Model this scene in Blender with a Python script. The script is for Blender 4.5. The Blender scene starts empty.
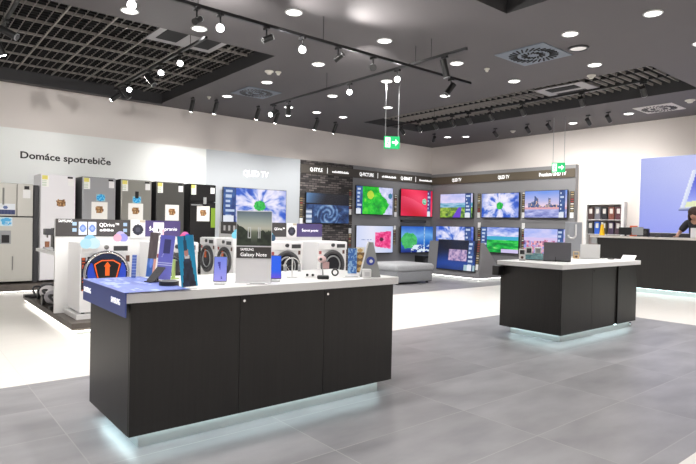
import bpy, bmesh, math, random
from mathutils import Vector, Matrix
random.seed(7)
PI = math.pi
sc = bpy.context.scene
C = sc.collection

# ------------------------------------------------------------------ camera
F_PX = 551.78
YAW, PIT, ROL = -0.68945332, 0.01396274, 0.02117064
CAM = Vector((0, 0, 1.35))
def _rows():
    cy, sy = math.cos(YAW), math.sin(YAW); cp, sp = math.cos(PIT), math.sin(PIT); cr, sr = math.cos(ROL), math.sin(ROL)
    Ry = Matrix(((cy, 0, sy), (0, 1, 0), (-sy, 0, cy)))
    Rp = Matrix(((1, 0, 0), (0, cp, -sp), (0, sp, cp)))
    Rr = Matrix(((cr, -sr, 0), (sr, cr, 0), (0, 0, 1)))
    R = Rr @ Rp @ Ry
    return [Vector((R[i][0], R[i][2], -R[i][1])) for i in range(3)]
RX, RD, RF = _rows()
cd = bpy.data.cameras.new('camera'); cam = bpy.data.objects.new('camera', cd); C.objects.link(cam)
cd.sensor_width = 36; cd.lens = F_PX / 696 * 36; cd.clip_start = 0.05; cd.clip_end = 100
m = Matrix.Identity(4)
for i in range(3):
    m[i][0] = RX[i]; m[i][1] = -RD[i]; m[i][2] = -RF[i]; m[i][3] = CAM[i]
cam.matrix_world = m
sc.camera = cam
def at(px, py, X=None, Y=None, Z=None):
    """measure a point of the photograph on a known plane of the shop"""
    d = RX * ((px - 348) / F_PX) + RD * ((py - 232) / F_PX) + RF
    if X is not None: t = X / d.x
    elif Y is not None: t = Y / d.y
    else: t = (Z - CAM.z) / d.z
    return CAM + d * t

# ------------------------------------------------------------------ colour
def L1(c):
    c = c / 255
    return c / 12.92 if c <= .04045 else ((c + .055) / 1.055) ** 2.4
def S(r, g, b): return (L1(r), L1(g), L1(b))
MATS = {}
def mat(name, col, rough=.5, metal=0, emit=0, spec=.5, noise=None, alpha=None, trans=0):
    if name in MATS: return MATS[name]
    m = bpy.data.materials.new(name); m.use_nodes = True; MATS[name] = m
    nt = m.node_tree; b = nt.nodes['Principled BSDF']
    b.inputs['Base Color'].default_value = (*col, 1)
    b.inputs['Roughness'].default_value = rough
    b.inputs['Metallic'].default_value = metal
    b.inputs['Specular IOR Level'].default_value = spec
    if trans: b.inputs['Transmission Weight'].default_value = trans
    if emit:
        b.inputs['Emission Color'].default_value = (*col, 1)
        b.inputs['Emission Strength'].default_value = emit
    if noise:
        sc_, amt, stretch = noise
        tc = nt.nodes.new('ShaderNodeTexCoord'); mp = nt.nodes.new('ShaderNodeMapping')
        mp.inputs['Scale'].default_value = stretch
        n = nt.nodes.new('ShaderNodeTexNoise'); n.inputs['Scale'].default_value = sc_; n.inputs['Detail'].default_value = 4
        r = nt.nodes.new('ShaderNodeMapRange'); r.inputs['To Min'].default_value = 1 - amt; r.inputs['To Max'].default_value = 1 + amt
        r.inputs['From Min'].default_value = .3; r.inputs['From Max'].default_value = .7
        mx = nt.nodes.new('ShaderNodeVectorMath'); mx.operation = 'SCALE'
        mx.inputs[0].default_value = col
        nt.links.new(tc.outputs['Object'], mp.inputs['Vector']); nt.links.new(mp.outputs['Vector'], n.inputs['Vector'])
        nt.links.new(n.outputs['Fac'], r.inputs['Value']); nt.links.new(r.outputs['Result'], mx.inputs['Scale'])
        nt.links.new(mx.outputs['Vector'], b.inputs['Base Color'])
    return m
def vcol_mat(name, emit):
    m = bpy.data.materials.new(name); m.use_nodes = True
    nt = m.node_tree; b = nt.nodes['Principled BSDF']
    a = nt.nodes.new('ShaderNodeVertexColor'); a.layer_name = 'Col'
    if emit:
        b.inputs['Base Color'].default_value = (.01, .01, .012, 1); b.inputs['Roughness'].default_value = .25
        nt.links.new(a.outputs['Color'], b.inputs['Emission Color']); b.inputs['Emission Strength'].default_value = emit
    else:
        b.inputs['Roughness'].default_value = .5
        nt.links.new(a.outputs['Color'], b.inputs['Base Color'])
    return m
M_SCREEN = vcol_mat('lit_screen', .82)
M_PRINT = vcol_mat('printed_card', 0)

# grey floor tile 1.2 x 0.6 with pale joints, and the pale floor
def tile_mat(name, base, joint, x0, y0, w, h, rough, jw, amt):
    m = bpy.data.materials.new(name); m.use_nodes = True
    nt = m.node_tree; N = nt.nodes; L = nt.links; b = N['Principled BSDF']
    tc = N.new('ShaderNodeTexCoord'); sp = N.new('ShaderNodeSeparateXYZ'); L.new(tc.outputs['Object'], sp.inputs[0])
    def math_(op, a, b_=None, v=None):
        n = N.new('ShaderNodeMath'); n.operation = op
        if hasattr(a, 'links'): L.new(a, n.inputs[0])
        else: n.inputs[0].default_value = a
        if b_ is not None:
            if hasattr(b_, 'links'): L.new(b_, n.inputs[1])
            else: n.inputs[1].default_value = b_
        return n.outputs[0]
    def line(o, off, p):
        u = math_('SUBTRACT', o, off); u = math_('DIVIDE', u, p)
        f = math_('FRACT', u); f = math_('SUBTRACT', f, .5); f = math_('ABSOLUTE', f)
        return math_('GREATER_THAN', f, .5 - jw / p / 2), math_('FLOOR', u)
    lx, ix = line(sp.outputs[0], x0, w); ly, iy = line(sp.outputs[1], y0, h)
    j = math_('MAXIMUM', lx, ly)
    cb = N.new('ShaderNodeCombineXYZ'); L.new(ix, cb.inputs[0]); L.new(iy, cb.inputs[1])
    wn = N.new('ShaderNodeTexWhiteNoise'); L.new(cb.outputs[0], wn.inputs['Vector'])
    ns = N.new('ShaderNodeTexNoise'); ns.inputs['Scale'].default_value = 2.4; ns.inputs['Detail'].default_value = 6
    mp = N.new('ShaderNodeMapping'); mp.inputs['Scale'].default_value = (.7, 1.6, 1)
    ad = N.new('ShaderNodeVectorMath'); ad.operation = 'ADD'; L.new(tc.outputs['Object'], ad.inputs[0])
    sc3 = N.new('ShaderNodeVectorMath'); sc3.operation = 'SCALE'; sc3.inputs['Scale'].default_value = 7; L.new(wn.outputs['Color'], sc3.inputs[0])
    L.new(sc3.outputs[0], ad.inputs[1]); L.new(ad.outputs[0], mp.inputs['Vector']); L.new(mp.outputs['Vector'], ns.inputs['Vector'])
    v = math_('SUBTRACT', ns.outputs['Fac'], .5); v = math_('MULTIPLY', v, amt * 2.2)
    v2 = math_('SUBTRACT', wn.outputs['Value'], .5); v2 = math_('MULTIPLY', v2, amt * .25)
    v = math_('ADD', v, v2); v = math_('ADD', v, 1.0)
    vm = N.new('ShaderNodeVectorMath'); vm.operation = 'SCALE'; vm.inputs[0].default_value = base; L.new(v, vm.inputs['Scale'])
    mx = N.new('ShaderNodeMix'); mx.data_type = 'RGBA'
    L.new(j, mx.inputs['Factor']); L.new(vm.outputs[0], mx.inputs['A']); mx.inputs['B'].default_value = (*joint, 1)
    L.new(mx.outputs['Result'], b.inputs['Base Color'])
    b.inputs['Roughness'].default_value = rough
    return m
M_TILE = tile_mat('grey_tile', (.275, .272, .287), (.36, .355, .36), .846, .156, 1.2, .6, .34, .007, .42)
M_PALE = tile_mat('pale_tile', (.83, .80, .76), (.74, .71, .67), .846, .156, 1.2, .6, .3, .006, .03)

def brick_mat():
    m = bpy.data.materials.new('dark_brick'); m.use_nodes = True
    nt = m.node_tree; N = nt.nodes; L = nt.links; b = N['Principled BSDF']
    tc = N.new('ShaderNodeTexCoord'); mp = N.new('ShaderNodeMapping'); mp.inputs['Rotation'].default_value = (PI / 2, 0, 0)
    br = N.new('ShaderNodeTexBrick'); br.inputs['Scale'].default_value = 1
    br.inputs['Brick Width'].default_value = .19; br.inputs['Row Height'].default_value = .06; br.inputs['Mortar Size'].default_value = .01
    br.inputs['Color1'].default_value = (.035, .03, .03, 1); br.inputs['Color2'].default_value = (.24, .21, .20, 1); br.inputs['Mortar'].default_value = (.03, .028, .03, 1)
    br.inputs['Bias'].default_value = -.2
    L.new(tc.outputs['Object'], mp.inputs[0]); L.new(mp.outputs[0], br.inputs['Vector']); L.new(br.outputs['Color'], b.inputs['Base Color'])
    b.inputs['Roughness'].default_value = .7
    bp = N.new('ShaderNodeBump'); bp.inputs['Distance'].default_value = .01; L.new(br.outputs['Fac'], bp.inputs['Height']); bp.invert = True
    L.new(bp.outputs[0], b.inputs['Normal'])
    return m

W_WHITE = mat('white_laminate', (.80, .80, .80), .35)
W_WALL = mat('wall_paint', (.74, .69, .66), .8, noise=(.7, .03, (1, 1, 1)))
W_WOOD = mat('black_oak', (.015, .0135, .0125), .42, noise=(3, .16, (14, 14, .6)))
W_CEIL = mat('ceiling_paint', (.112, .104, .108), .75)
W_VOID = mat('void_black', (.012, .012, .013), .8)
W_BLACK = mat('black_plastic', (.012, .012, .013), .35)
W_DARK = mat('dark_grey_plastic', (.05, .05, .055), .4)
W_STEEL = mat('brushed_steel', (.60, .60, .58), .35, .9, noise=(4, .05, (40, 40, 1)))
W_SATIN = mat('satin_aluminium', (.62, .66, .65), .4, .7)
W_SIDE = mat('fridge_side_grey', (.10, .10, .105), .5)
W_GPANEL = mat('grey_panel', (.225, .225, .235), .55)
W_BAND = mat('header_band', (.075, .066, .056), .5)
W_MGREY = mat('mid_grey_plastic', (.32, .33, .34), .45)
W_PURPLE = mat('purple_header', (.075, .055, .17), .45)
W_BLUE = mat('banner_blue', S(62, 78, 148), .4)
W_WOODTOP = mat('grey_oak_platform', (.10, .085, .075), .5, noise=(3, .15, (2, 12, 2)))
W_OAKEDGE = mat('oak_edge', (.36, .32, .27), .5)
W_CHROME = mat('chrome', (.8, .8, .8), .12, 1)
W_FABRIC = mat('grey_upholstery', (.30, .31, .33), .9, noise=(60, .12, (1, 1, 1)))
W_LETTER = mat('white_letters', (.9, .9, .9), .5, emit=.7)
W_GLETTER = mat('dark_letters', (.06, .06, .065), .5)
W_GLASS = mat('door_glass', (.03, .03, .035), .08)
W_GREEN = mat('exit_green', S(20, 165, 95), .4, emit=.75)
W_EXITW = mat('exit_white', (.85, .95, .88), .4, emit=.9)
W_LED = mat('led_strip', (.72, .96, 1.0), .5, emit=9)
W_LEDW = mat('led_strip_white', (1, .98, .93), .5, emit=4.5)
W_LAMP = mat('lamp_lens', (1, .98, .95), .5, emit=7)
W_SPOT = mat('spot_lens', (1, .98, .96), .5, emit=40)
W_SKIN = mat('skin', (.50, .29, .20), .5)
W_HAIR = mat('brown_hair', (.045, .022, .015), .6)
W_SHIRT = mat('dark_shirt', (.018, .02, .026), .8)

# ------------------------------------------------------------------ geometry
class MB:
    def __init__(s): s.b = bmesh.new()
    def _new(s, fn):
        n = len(s.b.verts); fn(); s.b.verts.ensure_lookup_table(); return s.b.verts[n:]
    def box(s, x0, x1, y0, y1, z0, z1, bev=0, rot=None, slot=0, seg=2):
        g = bmesh.ops.create_cube(s.b, size=1)
        vs = g['verts']
        for v in vs:
            v.co = Vector(((x0 + x1) / 2 + v.co.x * (x1 - x0), (y0 + y1) / 2 + v.co.y * (y1 - y0), (z0 + z1) / 2 + v.co.z * (z1 - z0)))
        if rot is not None:
            for v in vs: v.co = rot @ v.co
        fs = set(f for v in vs for f in v.link_faces)
        for f in fs: f.material_index = slot
        if bev:
            es = list(set(e for v in vs for e in v.link_edges))
            bmesh.ops.bevel(s.b, geom=es, offset=bev, segments=seg, profile=.5, affect='EDGES')
        return s
    def cyl(s, c, r, h, axis='Z', seg=24, r2=None, mtx=None, slot=0):
        g = bmesh.ops.create_cone(s.b, cap_ends=True, segments=seg, radius1=r, radius2=r if r2 is None else r2, depth=h)
        R = {'Z': Matrix.Identity(4), 'X': Matrix.Rotation(PI / 2, 4, 'Y'), 'Y': Matrix.Rotation(PI / 2, 4, 'X')}[axis]
        T = Matrix.Translation(c) @ (mtx if mtx is not None else R)
        for v in g['verts']: v.co = T @ v.co
        for f in set(f for v in g['verts'] for f in v.link_faces): f.material_index = slot
        return s
    def rod(s, a, b, r, seg=10, r2=None):
        a = Vector(a); b = Vector(b); d = b - a
        q = d.to_track_quat('Z', 'Y').to_matrix().to_4x4()
        return s.cyl((a + b) / 2, r, d.length, seg=seg, mtx=q, r2=r2)
    def ball(s, c, r, sx=1, sy=1, sz=1, seg=16):
        g = bmesh.ops.create_uvsphere(s.b, u_segments=seg, v_segments=max(6, seg // 2), radius=r)
        for v in g['verts']: v.co = Vector((c[0] + v.co.x * sx, c[1] + v.co.y * sy, c[2] + v.co.z * sz))
        return s
    def prism(s, pts, y0, y1):
        """outline in x,z extruded in y"""
        a = [s.b.verts.new((p[0], y0, p[1])) for p in pts]; b = [s.b.verts.new((p[0], y1, p[1])) for p in pts]
        n = len(pts)
        s.b.faces.new(a); s.b.faces.new(b[::-1])
        for i in range(n): s.b.faces.new((a[i], b[i], b[(i + 1) % n], a[(i + 1) % n]))
        bmesh.ops.recalc_face_normals(s.b, faces=s.b.faces[:])
        return s
    def torus(s, c, R, r, axis='Y', seg=36, ss=10, a0=0, a1=2 * PI):
        full = abs(a1 - a0 - 2 * PI) < 1e-6; rows = []
        n = seg if full else seg + 1
        for i in range(n):
            a = a0 + (a1 - a0) * i / seg; row = []
            for j in range(ss):
                t = 2 * PI * j / ss; u = R + r * math.cos(t); w = r * math.sin(t)
                p = (u * math.cos(a), w, u * math.sin(a)) if axis == 'Y' else ((u * math.cos(a), u * math.sin(a), w) if axis == 'Z' else (w, u * math.cos(a), u * math.sin(a)))
                row.append(s.b.verts.new(Vector(c) + Vector(p)))
            rows.append(row)
        for i in range(seg):
            A = rows[i]; B = rows[(i + 1) % n]
            for j in range(ss): s.b.faces.new((A[j], B[j], B[(j + 1) % ss], A[(j + 1) % ss]))
        bmesh.ops.recalc_face_normals(s.b, faces=s.b.faces[:])
        return s
    def build(s, name, m, parent=None, smooth=False, loc=None):
        me = bpy.data.meshes.new(name); s.b.to_mesh(me); s.b.free()
        for mm in (m if isinstance(m, (list, tuple)) else [m]): me.materials.append(mm)
        if smooth:
            for p in me.polygons: p.use_smooth = True
            try: me.set_sharp_from_angle(angle=math.radians(40))
            except Exception: pass
        o = bpy.data.objects.new(name, me); C.objects.link(o)
        if parent: o.parent = parent
        if loc: o.location = loc
        return o
def tag(o, label=None, cat=None, group=None, kind=None):
    if label: o['label'] = label
    if cat: o['category'] = cat
    if group: o['group'] = group
    if kind: o['kind'] = kind
    return o
def thing(name, label, cat, loc=(0, 0, 0), rz=0, group=None):
    o = bpy.data.objects.new(name, None); C.objects.link(o); o.empty_display_size = .1
    o.location = loc; o.rotation_euler = (0, 0, rz)
    return tag(o, label, cat, group)
def copy_tree(o, parent=None):
    c = o.copy(); C.objects.link(c)
    if parent: c.parent = parent
    for ch in list(o.children): copy_tree(ch, c)
    return c
def box(name, m, parent, *a, **k): return MB().box(*a, **k).build(name, m, parent)

# pictures: python picks the colour of each small facet of a flat print or screen
def _h(i, j, s):
    n = (i * 374761393 + j * 668265263 + s * 974634777) & 0xffffffff
    n = ((n ^ (n >> 13)) * 1274126177) & 0xffffffff
    return ((n ^ (n >> 16)) & 0xffff) / 65535
def vn(x, y, s=0):
    i, j = math.floor(x), math.floor(y); u, v = x - i, y - j; u = u * u * (3 - 2 * u); v = v * v * (3 - 2 * v)
    a = _h(i, j, s) * (1 - u) + _h(i + 1, j, s) * u; b = _h(i, j + 1, s) * (1 - u) + _h(i + 1, j + 1, s) * u
    return a * (1 - v) + b * v
def fbm(x, y, s=0): return vn(x, y, s) * .5 + vn(x * 2.1, y * 2.1, s + 1) * .3 + vn(x * 4.3, y * 4.3, s + 2) * .2
def mixc(a, b, t):
    t = max(0, min(1, t)); return tuple(a[i] * (1 - t) + b[i] * t for i in range(3))
def ramp(t, stops):
    for (p, c), (q, d) in zip(stops, stops[1:]):
        if t <= q: return mixc(c, d, (t - p) / max(1e-6, q - p))
    return stops[-1][1]
def picture(name, parent, x0, x1, z0, z1, y, fn, nx=64, ny=36, lit=True, tilt=None):
    """flat picture facing local -y; fn(u from left, v from top) gives 0-255 rgb"""
    me = bpy.data.meshes.new(name); vs = []; fs = []; cols = []
    for j in range(ny + 1):
        for i in range(nx + 1):
            p = Vector((x0 + (x1 - x0) * i / nx, y, z0 + (z1 - z0) * j / ny))
            vs.append(tilt @ p if tilt is not None else p)
    for j in range(ny):
        for i in range(nx):
            a = j * (nx + 1) + i; fs.append((a, a + 1, a + nx + 2, a + nx + 1))
            c = fn((i + .5) / nx, 1 - (j + .5) / ny); cols.append(S(*[max(0, min(255, q)) for q in c]))
    me.from_pydata(vs, [], fs); at_ = me.color_attributes.new('Col', 'FLOAT_COLOR', 'CORNER')
    flat = []
    for c in cols: flat += [c[0], c[1], c[2], 1] * 4
    at_.data.foreach_set('color', flat)
    me.materials.append(M_SCREEN if lit else M_PRINT)
    o = bpy.data.objects.new(name, me); C.objects.link(o)
    if parent: o.parent = parent
    return o
def text(name, body, size, parent, loc, m, width=None, rot=(PI / 2, 0, 0), depth=.004, align='LEFT', bold=0):
    cu = bpy.data.curves.new(name, 'FONT'); cu.body = body; cu.size = size; cu.extrude = depth; cu.align_x = align; cu.offset = bold; cu.resolution_u = 3
    t = bpy.data.objects.new(name, cu); C.objects.link(t)
    bpy.context.view_layer.update()
    me = bpy.data.meshes.new_from_object(t.evaluated_get(bpy.context.evaluated_depsgraph_get()))
    C.objects.unlink(t); bpy.data.objects.remove(t)
    if width:
        xs = [v.co.x for v in me.vertices]; w = max(xs) - min(xs); k = width / w
        for v in me.vertices: v.co.x *= k
    me.materials.clear(); me.materials.append(m)
    o = bpy.data.objects.new(name, me); C.objects.link(o); o.parent = parent; o.location = loc; o.rotation_euler = rot
    return o

# ------------------------------------------------------------------ room shell
XL, XR, YF, YB, H = -4.0, 13.7, -4.0, 12.35, 3.93
def face_grid(b, xs, ys, z, slot_fn, up):
    for i in range(len(xs) - 1):
        for j in range(len(ys) - 1):
            s_ = slot_fn((xs[i] + xs[i + 1]) / 2, (ys[j] + ys[j + 1]) / 2)
            if s_ is None: continue
            q = [(xs[i], ys[j]), (xs[i + 1], ys[j]), (xs[i + 1], ys[j + 1]), (xs[i], ys[j + 1])]
            if not up: q.reverse()
            f = b.faces.new([b.verts.new((x, y, z)) for x, y in q]); f.material_index = s_
fl = MB()
face_grid(fl.b, [XL, 5.9, 8.93, XR], [YF, 1.22, 5.06, 7.68, YB], 0,
          lambda x, y: 1 if (1.22 < y < 5.06 and x < 8.93) or (y > 7.68 and x > 5.9) else 0, True)
o = fl.build('floor', [M_PALE, M_TILE]); tag(o, kind='structure')
for name, a in (('wall_back', (XL, XR, YB, YB + .15, 0, 4.9)), ('wall_right', (XR, XR + .15, YF, YB, 0, 4.9)),
                ('wall_left', (XL - .15, XL, YF, YB, 0, 4.9)), ('wall_front', (XL, XR, YF - .15, YF, 0, 4.9))):
    tag(box(name, W_WALL, None, *a), kind='structure')
HOLES = [(-3.4, 4.54, 7.37, 12.0), (2.6, 5.69, .8, 3.98), (9.12, 11.18, 3.72, 10.55)]
cb = MB()
inh = lambda x, y: any(a < x < b and c < y < d for a, b, c, d in HOLES)
xs = sorted({XL, XR} | {h[0] for h in HOLES} | {h[1] for h in HOLES}); ys = sorted({YF, YB} | {h[2] for h in HOLES} | {h[3] for h in HOLES})
face_grid(cb.b, xs, ys, H, lambda x, y: None if inh(x, y) else 0, False)
for (a, b_, c, d) in HOLES:
    for q in (((a, c), (b_, c)), ((b_, c), (b_, d)), ((b_, d), (a, d)), ((a, d), (a, c))):
        (x0, y0), (x1, y1) = q
        f = cb.b.faces.new([cb.b.verts.new(p) for p in ((x0, y0, H), (x1, y1, H), (x1, y1, 4.75), (x0, y0, 4.75))]); f.material_index = 1
cb.box(XL, XR, YF, YB, 4.8, 4.9, slot=2)
W_HOLESIDE = mat('recess_side', (.045, .045, .048), .8)
tag(cb.build('ceiling', [W_CEIL, W_HOLESIDE, W_VOID]), kind='structure')

# open-cell grilles in the recesses
W_GRILLE = mat('grille_bar', (.22, .20, .19), .5)
W_GRILLE2 = mat('grille_main_bar', (.30, .28, .26), .5)
def grille(x0, x1, y0, y1, z, name, ox=1.17, oy=8.25, slats=False):
    g = MB()
    k = math.ceil((x0 - ox) / .118)
    while ox + k * .118 < x1:
        x = ox + k * .118; main = k % 5 == 0
        (main or not slats) and g.box(x - (.010 if main else .0035), x + (.010 if main else .0035), y0, y1, z - (.012 if main else 0), z + .03, slot=(2 if slats else 1) if main else 0); k += 1
    st = .15 if slats else .11
    k = math.ceil((y0 - oy) / st)
    while oy + k * st < y1:
        y = oy + k * st; main = k % 6 == 0 or slats
        g.box(x0, x1, y - (.008 if main else .003), y + (.008 if main else .003), z - (.006 if main else -.004), z + (.04 if main else .03), slot=1 if main else 2); k += 1
    o = g.build(name, [W_GRILLE, W_GRILLE2, W_VOID]); return tag(o, kind='structure')
grille(-3.4, 4.54, 7.37, 12.0, 4.12, 'ceiling_grille')
grille(9.12, 11.18, 3.72, 10.55, 4.12, 'ceiling_grille', slats=True)
tb = MB().box(XL, 4.54, 12.0, 12.04, H - .03, H)
tag(tb.build('trim_1', W_HOLESIDE), kind='structure')

# ------------------------------------------------------------------ lamps
def lamp(loc, direction=(0, 0, -1), power=20, kind='AREA', size=.13, spread=130, cone=60, blend=.8, col=(1, .97, .93)):
    l = bpy.data.lights.new('lamp', kind); l.energy = power; l.color = col
    if kind == 'AREA': l.shape = 'DISK'; l.size = size; l.spread = math.radians(spread)
    else: l.spot_size = math.radians(cone); l.spot_blend = blend; l.shadow_soft_size = .05
    o = bpy.data.objects.new('lamp', l); C.objects.link(o); o.location = loc
    o.rotation_euler = Vector(direction).to_track_quat('-Z', 'Y').to_euler()
    return o
P_DOWN = 15
P_FILL = 170  # power of the added fill spotlights on the near track
proto = thing('recessed_downlight', 'x', 'ceiling light')
MB().torus((0, 0, -.004), .098, .012, axis='Z').build('trim_ring', mat('white_trim', (.75, .75, .75), .4), proto, smooth=True)
MB().cyl((0, 0, -.002), .09, .008, seg=32).build('lens', W_LAMP, proto)
ordn = ['leftmost', 'second from the left', 'third from the left', 'fourth from the left', 'fifth from the left']
rows = [
    (10.38, [5.27, 6.77, 7.54, 8.33], 'row nearest the back wall'),
    (8.83, [5.275, 6.80, 8.34], 'second row from the back wall'),
    (7.25, [5.28, 6.80, 8.38], 'row level with the grille corner'),
    (7.03, [2.23, 3.14], 'pair along the left grille front edge'),
    (5.69, [3.76, 5.28, 6.84, 8.40], 'row beside the crossing track'),
    (4.05, [6.88, 8.45], 'pair around the large air diffuser'),
    (2.81, [6.93, 8.50], 'pair at the upper right corner')]
first = True
for y, xx, desc in rows:
    for i, x in enumerate(xx):
        o = proto if first else copy_tree(proto); first = False
        yy = {(4.05, 6.88): 3.82, (4.05, 8.45): 4.27}.get((y, x), y)
        o.location = (x, yy, H)
        tag(o, f"recessed downlight, {ordn[i] if len(xx) > 2 else ('left one' if i == 0 else 'right one')} of the {desc}", 'ceiling light', 'recessed ceiling downlights')
        lamp((x, yy, H - .02), power=P_DOWN)
for (x, y, d) in [(12.53, 5.53, 'beside the white air diffuser at far right'), (12.74, 6.94, 'above the hanging sign at the grey panel end'), (12.33, 10.53, 'left one of the two near the far room corner'), (12.61, 10.09, 'right one of the two near the far room corner')]:
    o = copy_tree(proto); o.location = (x, y, H); tag(o, 'small round recessed downlight ' + d, 'ceiling light', 'recessed ceiling downlights'); lamp((x, y, H - .02), power=P_DOWN * .8)
for y in (5.69, 4.1, 2.6, 1.0, -.6, -2.2):                       # the grid goes on over and behind the camera
    for x in (-2.4, -.8, .75, 2.25, 3.8, 5.3, 6.9, 8.45, 10.2, 12.3):
        if (2.4 < x < 5.8 and .6 < y < 4.2) or (y == 5.69 and x > 2.9) or (y > 4 and x > 6) or (y == 2.6 and x in (6.9, 8.45)): continue
        if y == 4.1 and x > 2.3: continue
        if (-2.5 < x < 13) and (int((x + 10) * 2) % 2 == 0 or True):
            lamp((x, y, H - .02), power=P_DOWN * (1 if x > 6 else .8 if y > 2 else .45))
            o = copy_tree(proto); o.location = (x, y, H); tag(o, 'small round recessed downlight in the ceiling rows outside the picture', 'ceiling light', 'downlights beyond the picture')
sp_ = thing('ceiling_speaker', 'round ceiling speaker with dark rim beside the square air diffuser', 'ceiling speaker', (7.51, 4.04, H))
MB().torus((0, 0, -.006), .125, .018, axis='Z').build('rim', W_DARK, sp_, smooth=True)
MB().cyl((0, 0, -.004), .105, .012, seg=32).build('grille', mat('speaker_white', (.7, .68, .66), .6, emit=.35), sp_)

# small detectors on the ceiling
def detector(loc, label, r=.05, name='smoke_detector'):
    t = thing(name, label, 'smoke detector', loc)
    MB().cyl((0, 0, -.008), r, .016).build('base', mat('detector_white', (.72, .7, .64), .5), t)
    MB().cyl((0, 0, -.035), r * .45, .04, r2=r * .8).build('sensor_head', mat('detector_white', (.72, .7, .64), .5), t)
    return t
for (x, y, r, d) in [(4.92, 8.17, .075, 'larger cream ceiling detector beside the grille corner'), (5.06, 8.1, .05, 'small white ceiling detector right of the cream one'),
                     (5.02, 10.7, .04, 'tiny white ceiling detector near the back wall spotlights'), (7.43, 5.55, .045, 'small ceiling detector left of the square air diffuser'),
                     (9.0, 4.6, .07, 'cream ceiling detector at the edge of the far recess'), (12.05, 4.15, .09, 'white dome detector at the far right ceiling end'),
                     (12.7, 8.6, .07, 'cream ceiling detector above the right television wall')]:
    detector((x, y, H), d, r)

# air diffusers
def diffuser(x, y, s, label, m, mv):
    t = thing('swirl_diffuser', label, 'air vent', (x, y, H))
    fr = MB(); 
    fr.box(-s, s, -s, s, -.012, 0)
    fr.build('plate', m, t)
    v = MB()
    for ring, (n, r0, r1) in enumerate(((26, .52, .92), (14, .18, .46))):
        for k in range(n):
            a = 2 * PI * k / n; R = Matrix.Rotation(a, 4, 'Z')
            off = R @ Vector((s * (r0 + r1) / 2, 0, -.016))
            T = Matrix.Translation(off) @ Matrix.Rotation(a + .5, 4, 'Z')
            v.box(-s * (r1 - r0) * .42, s * (r1 - r0) * .42, -.011, .011, -.005, .005, rot=T)
    v.build('swirl_vanes', mv, t)
    return t
W_DIFF = mat('diffuser_grey', (.16, .19, .23), .5); W_DIFFW = mat('diffuser_white', (.62, .60, .58), .5)
diffuser(7.32, 4.64, .40, 'large square swirl air diffuser at the upper right of the ceiling', W_DIFF, W_VOID)
diffuser(5.55, 9.70, .37, 'square swirl air diffuser near the back wall spotlights', W_DIFF, W_DARK)
diffuser(12.42, 4.86, .38, 'white square air diffuser above the blue light panel', W_DIFFW, W_DARK)
# pale cassette plates in the grilles
for (x, y, sx, sy, l) in [(3.42, 8.0, .52, .42, 'pale ceiling vent plate with two dark openings set in the left grille'), (10.25, 5.7, .42, .5, 'pale ceiling vent plate with two dark openings set in the right grille')]:
    t = thing('vent_cassette', l, 'air vent', (x, y, 4.10))
    MB().box(-sx, sx, -sy, sy, -.02, 0, bev=.004).build('plate', mat('cassette_grey', (.34, .33, .34), .5), t)
    for k in (-1, 1): MB().box(k * sx * .5 - sx * .3, k * sx * .5 + sx * .3, -sy * .6, sy * .6, -.03, -.021).build('opening', W_VOID, t)

# tracks and their spotlights
TZ = 3.60
W_TRACK = mat('track_black', (.012, .012, .013), .4)
def track(name, label, a, b, z, hang=True):
    t = thing(name, label, 'light track', (*a, z))
    dx, dy = b[0] - a[0], b[1] - a[1]
    MB().box(min(0, dx) - .018, max(0, dx) + .018, min(0, dy) - .018, max(0, dy) + .018, 0, .035).build('rail', W_TRACK, t)
    if hang:
        n = max(2, int(math.hypot(dx, dy) / 1.6))
        for i in range(n):
            f = (i + .25) / n
            MB().rod((dx * f, dy * f, .035), (dx * f, dy * f, hang), .004, seg=6).build('hanger', W_TRACK, t)
    return t
track('light_track', 'long black light track running across the middle of the ceiling', (.4, 5.55), (7.0, 5.55), TZ, H - TZ)
track('light_track', 'black light track crossing the long one towards the back wall', (5.70, 4.6), (5.70, 9.35), TZ + .036, H - TZ - .036)
track('light_track', 'black light track hanging below the left ceiling grille', (3.22, 7.0), (3.22, 10.95), 3.8, .31)
track('light_track', 'black light track inside the right ceiling recess', (9.45, 3.9), (9.45, 10.0), 3.78, .33)
track('light_track', 'short black light track at the upper left corner', (1.05, 7.0), (1.05, 8.9), 3.75, .36)
spot_n = 0
def spotlight(x, y, z, d, label, L=.19, r=.045, lit=True, power=0, cone=50, lens=None):
    """adapter at the rail, stem, tilted can and lens"""
    t = thing('track_spotlight', label, 'spotlight', (x, y, z), group='track spotlights')
    d = Vector(d).normalized()
    MB().box(-.02, .02, -.05, .05, -.03, 0, bev=.004).build('adapter', W_TRACK, t)
    piv = Vector((0, 0, -.14))
    MB().rod((0, 0, -.03), piv, .009).build('stem', W_TRACK, t)
    a = piv - d * L * .4; b = piv + d * L * .6
    MB().rod(a, b, r, seg=20).build('housing', W_TRACK, t, smooth=True)
    MB().rod(b, b + d * .012, r * 1.03, seg=20).build('front_ring', W_MGREY, t)
    MB().rod(b + d * .0125, b + d * .018, r * .82, seg=20).build('lens', lens or (W_SPOT if lit else W_DARK), t)
    if power:
        lamp(Vector((x, y, z)) + b + d * .03, d, power, 'SPOT', cone=cone, blend=1)
    return t
tocam = lambda x, y, z=3.5: (CAM - Vector((x, y, z)))
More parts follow.
